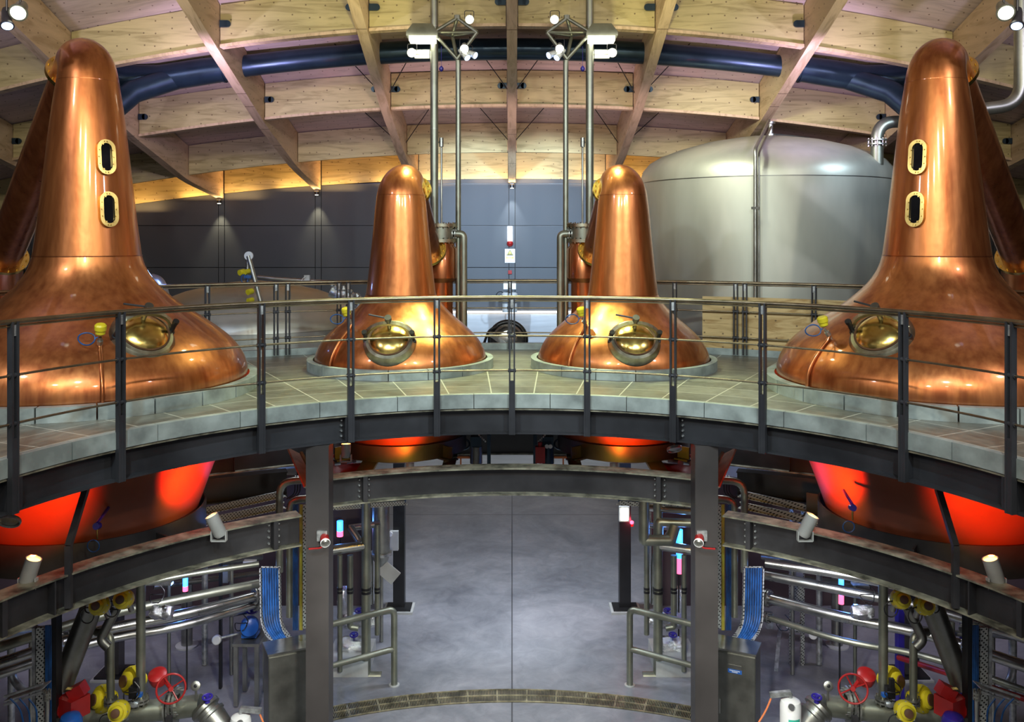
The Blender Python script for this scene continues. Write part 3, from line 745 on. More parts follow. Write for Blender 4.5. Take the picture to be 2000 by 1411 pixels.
MB().tube(fillet([(x,14.62,2.4),(x,14.62,CZ+1.45),at(1502,236,16.4)],.1,5),.030,14).build('pipe_run','pipe_steel',t)
MB().tube(fillet([(x+.07,14.66,2.4),(x+.07,14.66,CZ+1.38),at(1506,248,16.4)],.1,5),.018,12).build('pipe_run','pipe_steel',t)
MB().box((x,14.62,CZ+.48),(.12,.06,.04)).build('clip','pipe_dark',t)
c=at(1505,262,16.6)
t=thing('tank_valve','steel valve and flange on top of the big steel tank','valve',c)
MB().lathe([(.09,-.10),(.09,-.06),(.045,-.05),(.045,.12),(.085,.13),(.085,.17)],c+Vector((0,0,.06)),(0,0,1),16).build('valve_body','pipe_steel',t)
MB().cyl(c+Vector((.05,0,0)),c+Vector((.75,.1,-.06)),.018,8).build('side_pipe','pipe_dark',t)
for k in (0,):
    D=15.4; P=[at(1713,306,D),at(1713,262,D),at(1730,240,D),at(1790,236,D)]
    t=thing('tank_elbow_pipe','wide steel elbow pipe with a bolted flange on the right shoulder of the big tank','pipe',P[0])
    MB().tube(fillet([at(1713,322,D),at(1713,238,D),at(1820,238,D)],.32,10),.105,28).build('pipe_run','pipe_green',t)
    m=MB()
    for y in (274,282): m.ring(at(1713,y,D),(0,0,1),.09,.165,.022,28)
    for k in range(10): a=2*PI*k/10; c=at(1713,278,D); m.cyl(c+Vector((.145*math.cos(a),.145*math.sin(a),-.07)),c+Vector((.145*math.cos(a),.145*math.sin(a),.07)),.012,6)
    m.build('flange','pipe_steel',t)
D=11.8
t=thing('roof_steam_pipe','steel pipe bending up the right edge behind the big right still','pipe',at(1992,100,D))
MB().tube(fillet([at(1900,216,D),at(1994,204,D),at(1994,-60,D)],.30,10),.085,24).build('pipe_run','pipe_green',t)
# low dome on the left
t=thing('low_tank','low brushed steel domed tank behind the small left still','tank',(-5.0,17.3,2.3)); B=(-5.0,17.3,0); R=2.15
MB().lathe([(R,2.3),(R,DZ+.12)],B,(0,0,1),80).build('shell','tank_steel',t)
MB().lathe([(R,DZ+.125),(R-.02,DZ+.22),(R-.12,DZ+.38),(R-.4,DZ+.56),(R-.9,DZ+.75),(R-1.5,DZ+.89),(.01,DZ+.96)],B,(0,0,1),80,False).build('domed_top','tank_steel',t)
D=15.3
t=thing('swing_pipe','bent steel pipe with a round disc end and yellow valves over the low domed tank','pipe',at(487,500,D))
MB().tube(fillet([at(485,500,D),at(512,600,D),at(514,690,D)],.15),.040,14).build('pipe_run','pipe_steel',t)
MB().cyl(at(484,505,D+.05),at(484,560,D+.05),.034,14).build('riser','pipe_steel',t)
MB().lathe([(.075,-.02),(.075,.02)],at(486,500,D),(0,1,0),24).build('end_disc','white_paint',t)
for (px,py,r) in ((472,532,.05),(482,531,.045),(488,570,.05),(489,587,.045)):
    MB().lathe([(r,-.05),(r,.05)],at(px,py,D-.05),(.6,1,.2),14).build('valve_head','yellow',t)
MB().tube([at(478+7*math.cos(a),545+9*math.sin(a),D-.08) for a in [k*PI/6 for k in range(12)]],.008,6,closed=True).box(at(484,541,D-.06),(.12,.06,.05)).build('cable','blue_cable',t)
o=MB().tube(fillet([at(503,541,16.5),at(545,545,16.5),at(660,552,16.5)],.1),.030,12).build('thin_steel_pipe','stainless'); tag(o,'thin shiny steel pipe lying level above the low domed tank','pipe')
t=thing('junction_box','small pale box with a looped cable on top of the low domed tank','box',at(598,548,16.4))
MB().box(at(600,543,16.4),(.10,.08,.10)).build('box_body','light_grey',t)
MB().tube(fillet([at(597,540,16.3),at(590,545,16.3),at(587,556,16.3)],.05),.006,6).build('cable','white_paint',t)
t=thing('foil_wrapped_hatch','foil covered fitting with small clamps on the right shoulder of the low domed tank','fitting',at(655,570,15.2))
m=MB()
for k in range(9):
    c=at(650+7*k,558+3.4*k+random.uniform(-5,5),15.2); m.lathe([(.02,-.03),(.05,0),(.02,.05)],c,(random.uniform(-1,1),-.4,1),7)
m.build('clamps','galv',t)
MB().tube([at(648,566,15.3),at(702,592,15.3)],[.13,.11],14).build('cover','foil',t)
t=thing('blue_elbow_duct','blue-lit steel elbow pipe just behind the shoulder of the big left still','pipe',at(305,560,13.6))
MB().tube(fillet([at(270,552,13.6),at(308,545,13.6),at(322,590,13.6),at(322,640,13.6)],.18,8),.10,22).build('pipe_run','pipe_steel',t)
point('blue_glow',at(318,520,13.2),14,(.2,.35,1))
# wall fittings at the centre
D=21.97
c=at(996,457,D); t=thing('emergency_lamp','upright white fluorescent lamp on the narrow strip of the grey wall','lamp',c)
MB().box(c+Vector((0,.05,0)),(.13,.04,.38)).build('backplate','white_paint',t); MB().box(c,(.10,.06,.34)).build('tube','lamp_cold',t)
c=at(996,476,D); o=MB().lathe([(.03,-.08),(.075,-.05),(.08,0),(.06,.05),(.01,.08)],c+Vector((0,.03,0)),(0,-1,0),18).build('alarm_beacon','red_paint'); tag(o,'round red alarm beacon below the white wall lamp','alarm')
c=at(996,532,D); o=MB().box(c+Vector((0,.04,0)),(.09,.06,.09)).lathe([(.025,0),(.025,.02)],c+Vector((0,.02,0)),(0,-1,0),12).build('call_point','red_paint'); tag(o,'small red square break-glass alarm box under the wall sign','alarm')
c=at(996,500,D); t=thing('warning_sign','white wall sign with a black triangle over a yellow text band','sign',c)
MB().box(c+Vector((0,.05,0)),(.25,.02,.34)).build('sign_board','sign_white',t)
def tri(h,y,off): return [c+Vector((x,y,z)) for x,z in ((-.085*h,-.05*h+off),(.085*h,-.05*h+off),(0,.09*h+off))]
MB().add(tri(1,.036,.06)+tri(1,.030,.06),[(0,1,2),(5,4,3),(0,3,4,1),(1,4,5,2),(2,5,3,0)]).build('triangle','black',t)
MB().add(tri(.76,.030,.062)+tri(.76,.026,.062),[(0,1,2),(5,4,3),(0,3,4,1),(1,4,5,2),(2,5,3,0)]).build('triangle_field','sign_yellow',t)
m=MB()
for x in (-.025,.025): m.lathe([(.011,0),(.011,.004)],c+Vector((x,.026,.05)),(0,-1,0),10).box(c+Vector((x,.023,.028)),(.022,.004,.026))
m.build('pictogram','black',t)
MB().box(c+Vector((0,.036,-.045)),(.18,.006,.055)).build('text_band','sign_yellow',t)
m=MB()
for k,(w_,z) in enumerate(((.12,-.035),(.15,-.055),(.14,-.092),(.10,-.110))): 
    n=int(w_/.022)
    for i in range(n): m.box(c+Vector((-w_/2+.011+i*.022,.031,z)),(.015,.004,.009))
m.build('text_lines','black' if False else 'light_grey',t)
D=20.9
for i,px in enumerate((988,1003)):
    c=at(px,558,D); t=thing('pressure_transmitter','white box headed instrument with a looped cable on the wall, '+('left' if i==0 else 'right')+' of the pair','instrument',c+Vector((0,0,-.6)))
    MB().box(c,(.11,.08,.17)).build('cover','white_paint',t)
    MB().lathe([(.05,-.10),(.10,-.08),(.10,.08),(.06,.12)],c+Vector((0,0,-.28)),(0,0,1),14).lathe([(.085,-.10),(.085,.10)],c+Vector((0,0,-.52)),(0,0,1),14).build('body','light_grey',t)
    MB().tube([c+Vector((-.13+.10*math.cos(a)*(1),0,-.26+.12*math.sin(a))) for a in [k*PI/8 for k in range(16)]],.010,6,closed=True).build('cable','black',t)
c=at(992,664,15.2)
t=thing('tank_manway','round steel manway with a black rubber rim standing behind the back kerb','manway',c)
MB().tube([c+Vector((.30*math.cos(a),0,.30*math.sin(a))) for a in [k*PI/24 for k in range(48)]],.045,12,closed=True).build('rubber_rim','black',t)
MB().lathe([(.27,-.05),(.27,.03),(.235,.05),(.215,.03),(.001,.0)],c,(0,-1,0),40,False).lathe([(.16,.02),(.16,.05),(.13,.06),(.001,.07)],c,(0,-1,0),32,False).build('door','stainless',t)
MB().bar((c.x,14.42,DZ-.07),(c.x,15.3,DZ-.07),.3,.06).box((c.x,c.y+.08,c.z-.22),(.4,.06,.5)).build('mounting_arm','steel_dark',t)
MB().bar(c+Vector((-.33,-.05,.12)),c+Vector((-.05,-.12,-.06)),.04,.07).build('hinge_arm','galv',t)
MB().tube(fillet([at(945,672,15.1),at(955,645,15.1),at(972,638,15.1)],.1),.022,8).build('hose','black',t)
for px,w in ((1405,.0),): pass
# plywood boards on the right behind the rail
R_=8.33
m=MB(); a0,a1=ang(1372,R_),ang(1790,R_); p=arc(R_,a0,a1,DZ+.10,2)
o=m.sweep(p,[radial(q) for q in p],[(-.01,0),(.01,0),(.01,.78),(-.01,.78)]).build('plywood_hoarding','raw_plywood'); tag(o,'raw plywood boards fixed behind the back railing beside the big right still','board')
# ---------------------------------------------------------------- lower level
def Q(s,px,py,d):
    v=at(px,py,d); return Vector((v.x*(-s),v.y,v.z))
def X(s,px,d): return (px-1000)/F*d*(-s)
def flange(m,c,ax,r,t=.05,n=8):
    ax=Vector(ax).normalized(); m.ring(Vector(c)+ax*t*.35,ax,r*.5,r,t*.4,20); m.ring(Vector(c)-ax*t*.35,ax,r*.5,r,t*.4,20)
    q=ax.to_track_quat('Z','Y').to_matrix()
    for k in range(n):
        a=2*PI*k/n; o=q@Vector((math.cos(a)*r*.82,math.sin(a)*r*.82,0)); m.cyl(Vector(c)+o-ax*t,Vector(c)+o+ax*t,.008,5)
    return m
def pipe(name,lab,pts,r,mt='pipe_green',fl=(),fil=.12,bands=(),seg=16,grp=None):
    t=thing(name,lab,'pipe',pts[-1],grp)
    P=fillet(pts,fil,6) if len(pts)>2 else pts
    MB().tube(P,r,seg).build('pipe_run',mt,t)
    for i in fl:
        a=Vector(pts[i]); b=Vector(pts[i+1] if i+1<len(pts) else pts[i-1]); ax=(b-a).normalized()
        flange(MB(),a+ax*.03,ax,r*1.75).build('flange','pipe_steel',t)
    for (c,ax) in bands: MB().ring(c,ax,r*.98,r*1.12,.035,18).build('clamp_band','black',t)
    return t
def wheel(m,c,ax,r,rt,spokes=3):
    q=Vector(ax).normalized().to_track_quat('Z','Y').to_matrix(); c=Vector(c)
    m.tube([c+q@Vector((r*math.cos(a),r*math.sin(a),0)) for a in [2*PI*k/28 for k in range(28)]],rt,8,closed=True)
    for k in range(spokes):
        a=2*PI*k/spokes+.5; m.cyl(c-q@Vector((0,0,.03)),c+q@Vector((r*math.cos(a),r*math.sin(a),0)),rt*.75,6)
    return m.lathe([(rt*2.4,-.03),(rt*2.4,.02)],c,ax,10)
def gearbox(lab,c,ax,r,mt='yellow',loop=True):
    c=Vector(c); ax=Vector(ax).normalized(); t=thing('valve_actuator',lab,'valve',c)
    MB().lathe([(r*.45,-.15),(r*.55,-.10),(r*.92,-.07),(r,-.03),(r,.02),(r*.9,.05),(r*.62,.055),(r*.62,.09),(r*.45,.11)],c,ax,28).build('casing',mt,t)
    MB().lathe([(r*.42,.10),(r*.42,.125),(r*.2,.13)],c,ax,18).build('indicator','gasket',t)
    m=MB(); q=ax.to_track_quat('Z','Y').to_matrix()
    for k in range(8): a=2*PI*k/8; m.lathe([(.010,0),(.010,.02)],c+q@Vector((r*.88*math.cos(a),r*.88*math.sin(a),.03)),ax,6)
    m.build('bolts','galv',t)
    MB().cyl(c-ax*.13,c-ax*.13+Vector((0,.10,-.16)),.03,12).build('stem','pipe_steel',t)
    if loop:
        MB().tube([c+Vector((-r*1.1+.07*math.cos(a),-.03,-r*.9+.08*math.sin(a))) for a in [2*PI*k/18 for k in range(18)]],.006,6,closed=True).tube(fillet([c+Vector((-r*1.1,-.03,-r*.9+.08)),c+Vector((-r*.9,-.03,.0)),c+Vector((-r*.3,-.02,.02))],.05),.006,6).build('cable','black',t)
    return t
# drain round the well
for k in range(-8,9):
    m=MB(); a=k*3.62; R0,R1=6.23,6.57; p=arc(6.4,a-1.78,a+1.78,.003,.9); nn=[radial(q) for q in p]
    for u in (-.165,.0,.155): m.sweep(p,nn,[(u,0),(u+.012,0),(u+.012,.014),(u,.014)])
    for i in range(19):
        b=a-1.7+3.4*i/18; m.bar(polar(R0,b,.009),polar(R1,b,.009),.008,.012)
    for b in (a-1.77,a+1.77): m.bar(polar(R0,b,.009),polar(R1,b,.009),.014,.014)
    where='middle' if k==0 else f'{abs(k)} {"left" if k<0 else "right"} of the middle'
    words_=['','first','second','third','fourth','fifth','sixth','seventh','eighth']
    where='at the middle of the floor' if k==0 else f'{words_[abs(k)]} {"left" if k<0 else "right"} of the middle one'
    o=m.build('drain_grate','drain_metal'); tag(o,'curved slotted metal drain grate in the floor, '+where,'drain grate','drain grates in an arc across the floor')
struct(MB().sweep(arc(6.4,-33,33,-.09,2),[radial(q) for q in arc(6.4,-33,33,-.09,2)],[(-.17,0),(.17,0),(.17,.0905),(-.17,.0905)]).build('trim_4','black'))
for s in (-1,1):
    n=SIDE[s]; L=s<0
    cap=lambda t_:t_
    # inner dark wall of the process hall
    struct(MB().box((s*7.6,15.38,1.1),(10.4,.12,2.2)).build(f'wall_inner_{n}','wall_brown'))
    # columns
    t=thing('steel_column',f'thick dark square steel column carrying the deck edge, {n} front','column',(s*2.09,9.74,0))
    MB().box((s*2.09,9.74,(DZ-.46)/2+.01),(.245,.245,DZ-.48)).build('shaft','column_paint',t); MB().box((s*2.09,9.74,.012),(.5,.5,.024)).build('base_plate','column_paint',t)
    c=Q(s,634,1052,9.58)
    v=thing('hydrant_valve',f'red valve with white ring fixed to the {n} front column','valve',c)
    MB().box(c+Vector((s*.03,.02,.02)),(.11,.03,.11)).build('plate','galv',v)
    ax=Vector((-s*.3,-1,-.25)).normalized()
    MB().lathe([(.045,-.03),(.05,.02),(.05,.07),(.035,.08),(.035,.09)],c,ax,18).build('body','red_paint',v)
    MB().lathe([(.053,.085),(.053,.095),(.048,.10),(.048,.085)],c,ax,18,False).build('mouth','white_paint',v)
    MB().lathe([(.045,.088),(.02,.10),(.018,.115)],c,ax,14).build('stem_end','pipe_steel',v)
    MB().tube(fillet([c+Vector((s*-.0,-.03,-.05)),c+Vector((-s*-.03,-.04,-.09)),c+Vector((s*.16,-.04,-.10))],.03),.010,8).build('lever','red_paint',v)
    t=thing('inner_column',f'slim black steel column standing on the floor at the {n} of the open bay','column',(s*1.91,15.2,0))
    MB().box((s*1.91,15.2,1.6),(.19,.19,3.1)).build('shaft','black',t)
    MB().box((s*1.91,15.15,.05),(.42,.34,.02)).build('base_plate','black',t); MB().box((s*1.91,15.15,.02),(.50,.42,.04)).build('plinth','light_grey',t)
    # cabinet
    C0=Vector((s*2.60,10.55,0)); rot=Matrix.Rotation(-s*math.radians(24)*-1*-1,3,'Z') if False else Matrix.Rotation(s*math.radians(-25)*-1*1,3,'Z')
    rot=Matrix.Rotation(math.radians(25 if L else -25),3,'Z'); Hc=1.50
    t=thing('control_cabinet',f'tall brushed steel control cabinet beside the {n} front column','cabinet',tuple(C0))
    MB().box(C0+Vector((0,0,Hc/2+.01)),(.58,.33,Hc-.02),rot).build('body','pipe_dark',t)
    MB().box(C0+Vector((0,0,Hc+.005)),(.60,.36,.02),rot).build('top_plate','stainless',t)
    dx=-.07*-s*-1
    for (x0,x1) in ((-.285,.145),(.155,.285)) if L else ((-.285,-.155),(-.145,.285)):
        d_=MB().box(C0+rot@Vector(((x0+x1)/2,-.175,Hc/2)),(x1-x0,.02,Hc-.06),rot).build('door','pipe_dark',t)
        if x1-x0<.2: MB().box(C0+rot@Vector((x0+.035 if L else x1-.035,-.195,.85)),(.022,.02,.17),rot).build('handle','stainless',d_) if L else None
        elif not L:
            MB().box(C0+rot@Vector((x0+.035,-.195,.85)),(.022,.02,.17),rot).build('handle','stainless',d_)
            MB().box(C0+rot@Vector((.06,-.187,1.33)),(.15,.004,.045),rot).build('blank_plate','stainless',d_)
            MB().box(C0+rot@Vector((.06,-.187,1.28)),(.16,.004,.045),rot).build('blue_label','sign_blue',d_)
            m=MB()
            for r_ in (0,1):
                for k in range(9 if r_==0 else 5): m.box(C0+rot@Vector((.06-.055+.0135*k+(.027 if r_ else 0),-.191,1.288-.016*r_)),(.009,.003,.007),rot)
            m.build('label_text','sign_white',d_)
    # trays and cables rising from the cabinet
    t=thing('cable_ladder',f'curved ladder tray full of blue cables dropping into the {n} cabinet','cable tray',Q(s,540,1250,10.9))
    P=fillet([Q(s,528,1110,11.1),Q(s,530,1225,11.0),Q(s,560,1262,10.75)],.25,7)
    m=MB()
    for k in range(7):
        m.tube([p+Vector(((-.09+.03*k),-.0,0)) for p in P],.0125,6)
    m.build('cables','blue_cable',t)
    m=MB()
    for u in (-.12,.115):
        for a_,b_ in zip(P,P[1:]): m.bar(a_+Vector((u,0,0)),b_+Vector((u,0,0)),.012,.07,(0,1,0))
    for p in P[::2]: m.bar(p+Vector((-.12,.03,0)),p+Vector((.12,.03,0)),.02,.01,(0,1,0))
    m.build('ladder','perforated',t)
    for (px,w,mt,nm) in ((577,.05,'blue_cable','blue cable bundle'),(588,.03,'yellow_cable','yellow and black cable bundle'),(596,.045,'perforated','perforated vertical tray')):
        d=10.9; x=X(s,px,d); m=MB()
        if mt=='perforated': m.box((x,d,2.3),(w,.05,1.5))
        else:
            for k in range(4): m.cyl((x-w/2+w*k/3,d,1.52),(x-w/2+w*k/3,d,3.05),w/6.5,6)
        o=m.build('cable_run',mt); tag(o,f'vertical {nm} behind the {n} front column','cable run')
    # floor guard rail of thick pipe
    d=12.6; t=thing('pipe_barrier',f'low barrier of thick grey pipe around the pumps on the {n}','barrier',(X(s,770,d),d,0))
    z1=CZ-(1190-464)/F*d; z2=CZ-(1268-464)/F*d
    MB().tube(fillet([(X(s,620,12.0),12.0,z1),(X(s,770,d),d,z1),(X(s,770,d),d,.01)],.10,6),.045,16).build('top_rail','pipe_green',t)
    MB().tube([(X(s,620,12.0),12.0,z2),(X(s,770,d),d,z2)],.040,16).build('mid_rail','pipe_green',t)
    MB().lathe([(.075,0),(.075,.012)],(X(s,770,d),d,0),(0,0,1),18).build('floor_flange','light_grey',t)
    # vertical pipes of the pump group
    vp=[(715,.068,975,1322,12.9,'thickest'),(737,.040,1025,1240,13.3,'second from the open bay'),(684,.045,1085,1225,13.1,'middle'),(664,.036,1085,1312,12.7,'outermost thin')]
    for px,r,y0,y1,d,nm in vp:
        a=Q(s,px,y0,d); b=Q(s,px,y1,d); zc=CZ-(1150-464)/F*d
        pts=[a,b]
        if px==715: pts=[a,b,b+Vector((-s*.22,0,0))]
        if px==684: pts=[a,b,b+Vector((-s*.12,.0,-.02))]
        pipe('vertical_pipe',f'{nm} upright pipe of the {n} pump group with a black clamp',pts,r,'pipe_green',fil=.03,bands=[((b.x,d,zc),(0,0,1)),((b.x,d,zc-.05),(0,0,1))])
    pipe('header_pipe',f'shiny level pipe joining the {n} column to the thickest upright pipe',[Q(s,630,1078,12.7),Q(s,712,1066,12.9)],.068,'stainless')
    pipe('header_pipe',f'upper level shiny pipe above the {n} pump group',[Q(s,682,1032,13.6),Q(s,742,1024,13.6)],.05,'stainless')
    pipe('slanting_pipe',f'slanting shiny pipe dropping behind the {n} thick upright pipe',[Q(s,684,1030,13.5),Q(s,722,1090,13.3),Q(s,722,1180,13.3)],.055,'stainless',fil=.1)
    if not L:
        pipe('square_loop_pipe','thick pipe dropping and turning level on the right of the open bay',[Q(s,742,975,12.5),Q(s,742,1056,12.5),Q(s,690,1056,12.5),Q(s,682,1030,12.6)],.075,'pipe_green',fil=.02)
        pipe('square_loop_pipe','thinner bent pipe stepping up towards the right front column',[Q(s,713,1060,12.8),Q(s,713,1020,12.8),Q(s,640,1022,12.7)],.06,'pipe_green',fil=.03)
        pipe('header_pipe','bright level pipe under the tray beside the right front column',[Q(s,735,992,13.0),Q(s,640,1000,12.6)],.05,'stainless')
        c=Q(s,781,1004,15.0); t=thing('bulkhead_lamp','rectangular bright white lamp on the slim black column on the right','lamp',c)
        MB().box(c+Vector((0,.0,0)),(.17,.06,.25)).build('case','white_paint',t); MB().box(c+Vector((0,-.035,0)),(.12,.012,.20)).build('lens','lamp_white',t)
        c=Q(s,766,1021,15.1); t=thing('beacon_lamp','small glowing red lamp beside the slim black column on the right','lamp',c)
        MB().lathe([(.001,-.035),(.03,-.02),(.035,0),(.03,.02),(.001,.035)],c,(0,0,1),14,False).build('bulb','glow_red',t); MB().box(c+Vector((0,.05,-.03)),(.06,.04,.10)).build('holder','red_paint',t)
        point('red_glow',c+Vector((0,-.12,0)),4,(1,.05,.1),.03)
    else:
        c=Q(s,744,1050,13.9); t=thing('receiver_vessel','grey upright receiver vessel hung behind the upright pipes on the left','vessel',(c.x,c.y,1.25))
        MB().lathe([(.03,1.2),(.12,1.3),(.135,1.4),(.135,2.35),(.11,2.45),(.03,2.5)],(c.x,c.y,0),(0,0,1),24).build('shell','pipe_steel',t)
        MB().cyl((c.x,c.y+.05,.01),(c.x,c.y+.05,1.25),.03,10).build('leg','pipe_steel',t)
        for z in (1.4,2.35): MB().ring((c.x,c.y,z),(0,0,1),.12,.17,.04,24).build('vessel_flange','galv',t)
        MB().box((c.x+.12,c.y,1.1),(.30,.04,.22),Matrix.Rotation(.7,3,'Y')).build('support_plate','light_grey',t)
        c=Q(s,770,1056,15.05); t=thing('switch_box','small grey switch box with a round dial on the slim black column on the left','box',c)
        MB().box(c,(.14,.08,.32)).build('case','light_grey',t); MB().lathe([(.04,0),(.04,.02)],c+Vector((-.06,-.04,.12)),(0,-1,0),14).build('dial','white_paint',t)
    # upper cable trays beneath the lower front beam
    d=13.6
    for k,(y0,lab) in enumerate(((968,'higher'),(984,'lower'))):
        a=Q(s,652,y0+8,d-.3); b=Q(s,792 if k else 780,y0-2,d+.2)
        m=MB().bar(a,b,.25,.012)
        t=thing('cable_tray',f'{lab} perforated cable tray under the {n} end of the lower front beam','cable tray',a)
        m.bar(a+Vector((0,-.12,.03)),b+Vector((0,-.12,.03)),.008,.06).build('tray','perforated',t)
        m=MB()
        for j in range(5): m.tube([a+Vector((0,-.08+.04*j,.025)),b+Vector((0,-.08+.04*j,.025))],.012,6)
        m.build('cables','blue_cable',t)
    # foil wrapped pump row on a plinth
    d=13.3; zf=0
    a=atf(0,d,0); x0,x1=X(s,655,d),X(s,722,d)
    t=thing('pump_plinth',f'low concrete plinth under the foil wrapped pumps on the {n}','plinth',((x0+x1)/2,d-.1,0))
    MB().box(((x0+x1)/2,d-.1,.11),(abs(x1-x0)+.1,.75,.22)).build('slab','light_grey',t)
    for k,(px,py,r,L_) in enumerate(((690,1262,.13,.40),(700,1212,.11,.5),(672,1180,.10,.5))):
        c=Q(s,px,py,d-.05+.2*k); m=MB(); seg=22; rows=9; vs=[];fs=[]
        for i in range(rows):
            for j in range(seg):
                a_=2*PI*j/seg; rr=(r+random.uniform(-.018,.018))*(1 if 0<i<rows-1 else .75)
                vs.append(c+Vector(((i/(rows-1)-.5)*L_+random.uniform(-.01,.01),rr*math.cos(a_),rr*math.sin(a_))) if k<2 else c+Vector((rr*math.cos(a_),rr*math.sin(a_),(i/(rows-1)-.5)*L_)))
        for i in range(rows-1):
            for j in range(seg): l=(j+1)%seg; fs.append((i*seg+j,i*seg+l,(i+1)*seg+l,(i+1)*seg+j))
        fs+=[tuple(range(seg)),tuple((rows-1)*seg+j for j in range(seg))]
        lab=['lowest silver foil wrapped pump casing','middle silver foil wrapped pipe bend','topmost silver foil wrapped valve body'][k]
        t=thing('foil_wrapped_pump',f'{lab} in the {n} pump group','pump',c-Vector((0,0,r)))
        m.add(vs,fs).build('foil_wrap','foil',t)
        if k<2: wheel(MB(),c+Vector((.02,-.06,r+.06)),(0,-.3,1),.055,.010).cyl(c+Vector((.02,-.05,r-.03)),c+Vector((.02,-.06,r+.06)),.008,6).build('hand_wheel','navy',t)
    # perforated trays and dark radial beam beneath the deck, outer side
    for k,(y0,y1,w,lab) in enumerate(((988,962,.30,'top'),(1010,985,.26,'middle'),(1045,1012,.34,'bottom'))):
        d=12.6-.5*k; a=Q(s,385,y0+14,d-.7); b=Q(s,552,y1+4,d)
        t=thing('cable_tray',f'{lab} perforated cable tray running below the deck beside the big {n} still','cable tray',a)
        MB().bar(a,b,w,.012).bar(a+Vector((0,-w/2,.04)),b+Vector((0,-w/2,.04)),.01,.09).build('tray','perforated',t)
        m=MB()
        for j in range(5): m.tube([a+Vector((0,-.08+.04*j,.025)),b+Vector((0,-.08+.04*j,.025))],.013,6)
        m.build('cables','black' if k==0 else ('pipe_green' if k==1 else 'blue_cable'),t)
    d=12.9; a=Q(s,330,962,d-.6); b=Q(s,560,940,d)
    t=thing('radial_beam',f'black steel beam under the deck between the big and the small {n} stills','beam',b)
    m=MB(); dr=(b-a); nn=Vector((-dr.y,dr.x,0)).normalized()
    m.sweep([a+Vector((0,0,.16)),b+Vector((0,0,.16))],[nn,nn],isec(.36,.2,.018,.014)).build('section','black',t)
    # tank bottom piping: silver insulated pipe above that beam
    d=13.6
    pipe('insulated_pipe',f'wide silver insulated pipe lying above the black beam on the {n}',[Q(s,380,920,d-.4),Q(s,540,900,d)],.15,'galv',seg=24)
    for q_ in (430,510): MB().bar(Q(s,q_,905,d-.1),Q(s,q_,905,d-.1)+Vector((0,0,.62)),.03,.03,(0,1,0)).build('hanger','steel_dark',bpy.data.objects['insulated_pipe' if L else 'insulated_pipe.001'])
    # two elbows by the column
    pipe('drop_pipe',f'taller bent grey pipe dropping just outside the {n} front column',[Q(s,600,938,11.2),Q(s,546,942,11.2),Q(s,546,1030,11.2),Q(s,546,1118,11.2)],.045,'pipe_green',fil=.22)
    pipe('drop_pipe',f'shorter bent grey pipe tucked against the {n} front column',[Q(s,606,974,11.0),Q(s,566,978,11.0),Q(s,566,1205,11.0)],.045,'pipe_green',fil=.20)
    for j in range(3):
        pipe('thin_cable',f'{["inner","centre","outer"][j]} of three thin black cables curving down beside the {n} front column',[Q(s,577+5*j,930,11.6),Q(s,576+5*j,965,11.6),Q(s,560+5*j,975,11.6)],.008,'black',fil=.1)
    # yellowish deck side brace seen past the column
    a=Q(s,588,880,10.6); b=Q(s,608,1000,10.2)
    t=thing('side_plate',f'slanting folded steel plate below the deck just outside the {n} front column','plate',b)
    MB().bar(Q(s,578,884,10.9),Q(s,612,960,10.3),.02,.28,(0,1,0)).bar(Q(s,588,884,10.7),Q(s,612,930,10.4),.03,.03).build('plate','brass_dull',t)
    MB().tube(fillet([Q(s,570,888,10.8),Q(s,590,925,10.5),Q(s,607,965,10.3),Q(s,606,1000,10.3)],.1),.010,8).build('red_cable','red_paint',t)
    # red trays seen between deck beam and lower beam
    d=12.0
    t=thing('red_equipment_frame',f'low red frame with silver rollers seen between the two beams on the {n}','frame',Q(s,684,930,d))
    MB().bar(Q(s,640,922,d-.5),Q(s,712,915,d-.5),.5,.03).bar(Q(s,712,890,d),Q(s,716,915,d-.6),.05,.10).bar(Q(s,640,893,d+.1),Q(s,700,889,d+.1),.06,.05).build('frame','red_paint',t)
    m=MB()
    for px in (655,678): m.cyl(Q(s,px-7,906,d-.2),Q(s,px+12,902,d),.05,12)
    m.build('rollers','stainless',t)
    MB().bar(Q(s,648,898,d-.1),Q(s,690,896,d-.1),.03,.03).build('brown_bar','copper_dark',t)
    # platform plates under the small cradles
    d=11.2
    for (px0,px1,which) in ((712,742,'outer'),(868,892,'inner')):
        a=Q(s,px0,903,11.7); b=Q(s,px1,903,11.7); c=Q(s,(px0+px1)/2,918,10.75)
        o=MB().bar(Vector(((a.x+b.x)/2,11.9,3.405)),Vector(((a.x+b.x)/2,10.85,3.405)),abs(b.x-a.x),.03).build('bearer_plate','steel_dark'); tag(o,f'{which} dusty steel bearer plate under the cradle of the small {n} still','plate')
    # instruments beside the opening in the middle
    t=thing('valve_cluster',f'small dark control valves and gauges under the deck on the {n} of the middle opening','valve',Q(s,925,905,12.6)); d=12.4
    MB().box(Q(s,930,862,d),(.15,.12,.14)).box(Q(s,955,880,d+.2),(.05,.1,.45)).build('control_box','duct_blue',t)
    MB().cyl(Q(s,930,872,d),Q(s,930,905,d),.085,16).build('pot','pipe_dark' if L else 'duct_blue',t)
    MB().tube([Q(s,905+12*math.cos(a_),868+10*math.sin(a_),d) for a_ in [2*PI*k/20 for k in range(20)]],.014,8,closed=True).build('hand_ring','duct_blue',t)
    MB().bar(Q(s,885,893,d),Q(s,918,893,d),.06,.03).bar(Q(s,900,893,d),Q(s,900,910,d),.02,.02,(0,1,0)).build('copper_bar','copper_dark',t)
    m=MB()
    for k in range(5): m.lathe([(.012,0),(.012,.05)],Q(s,936+3*k,851+3*k,d-.1),(0,-1,.3),8)
    m.build('fittings','galv',t)
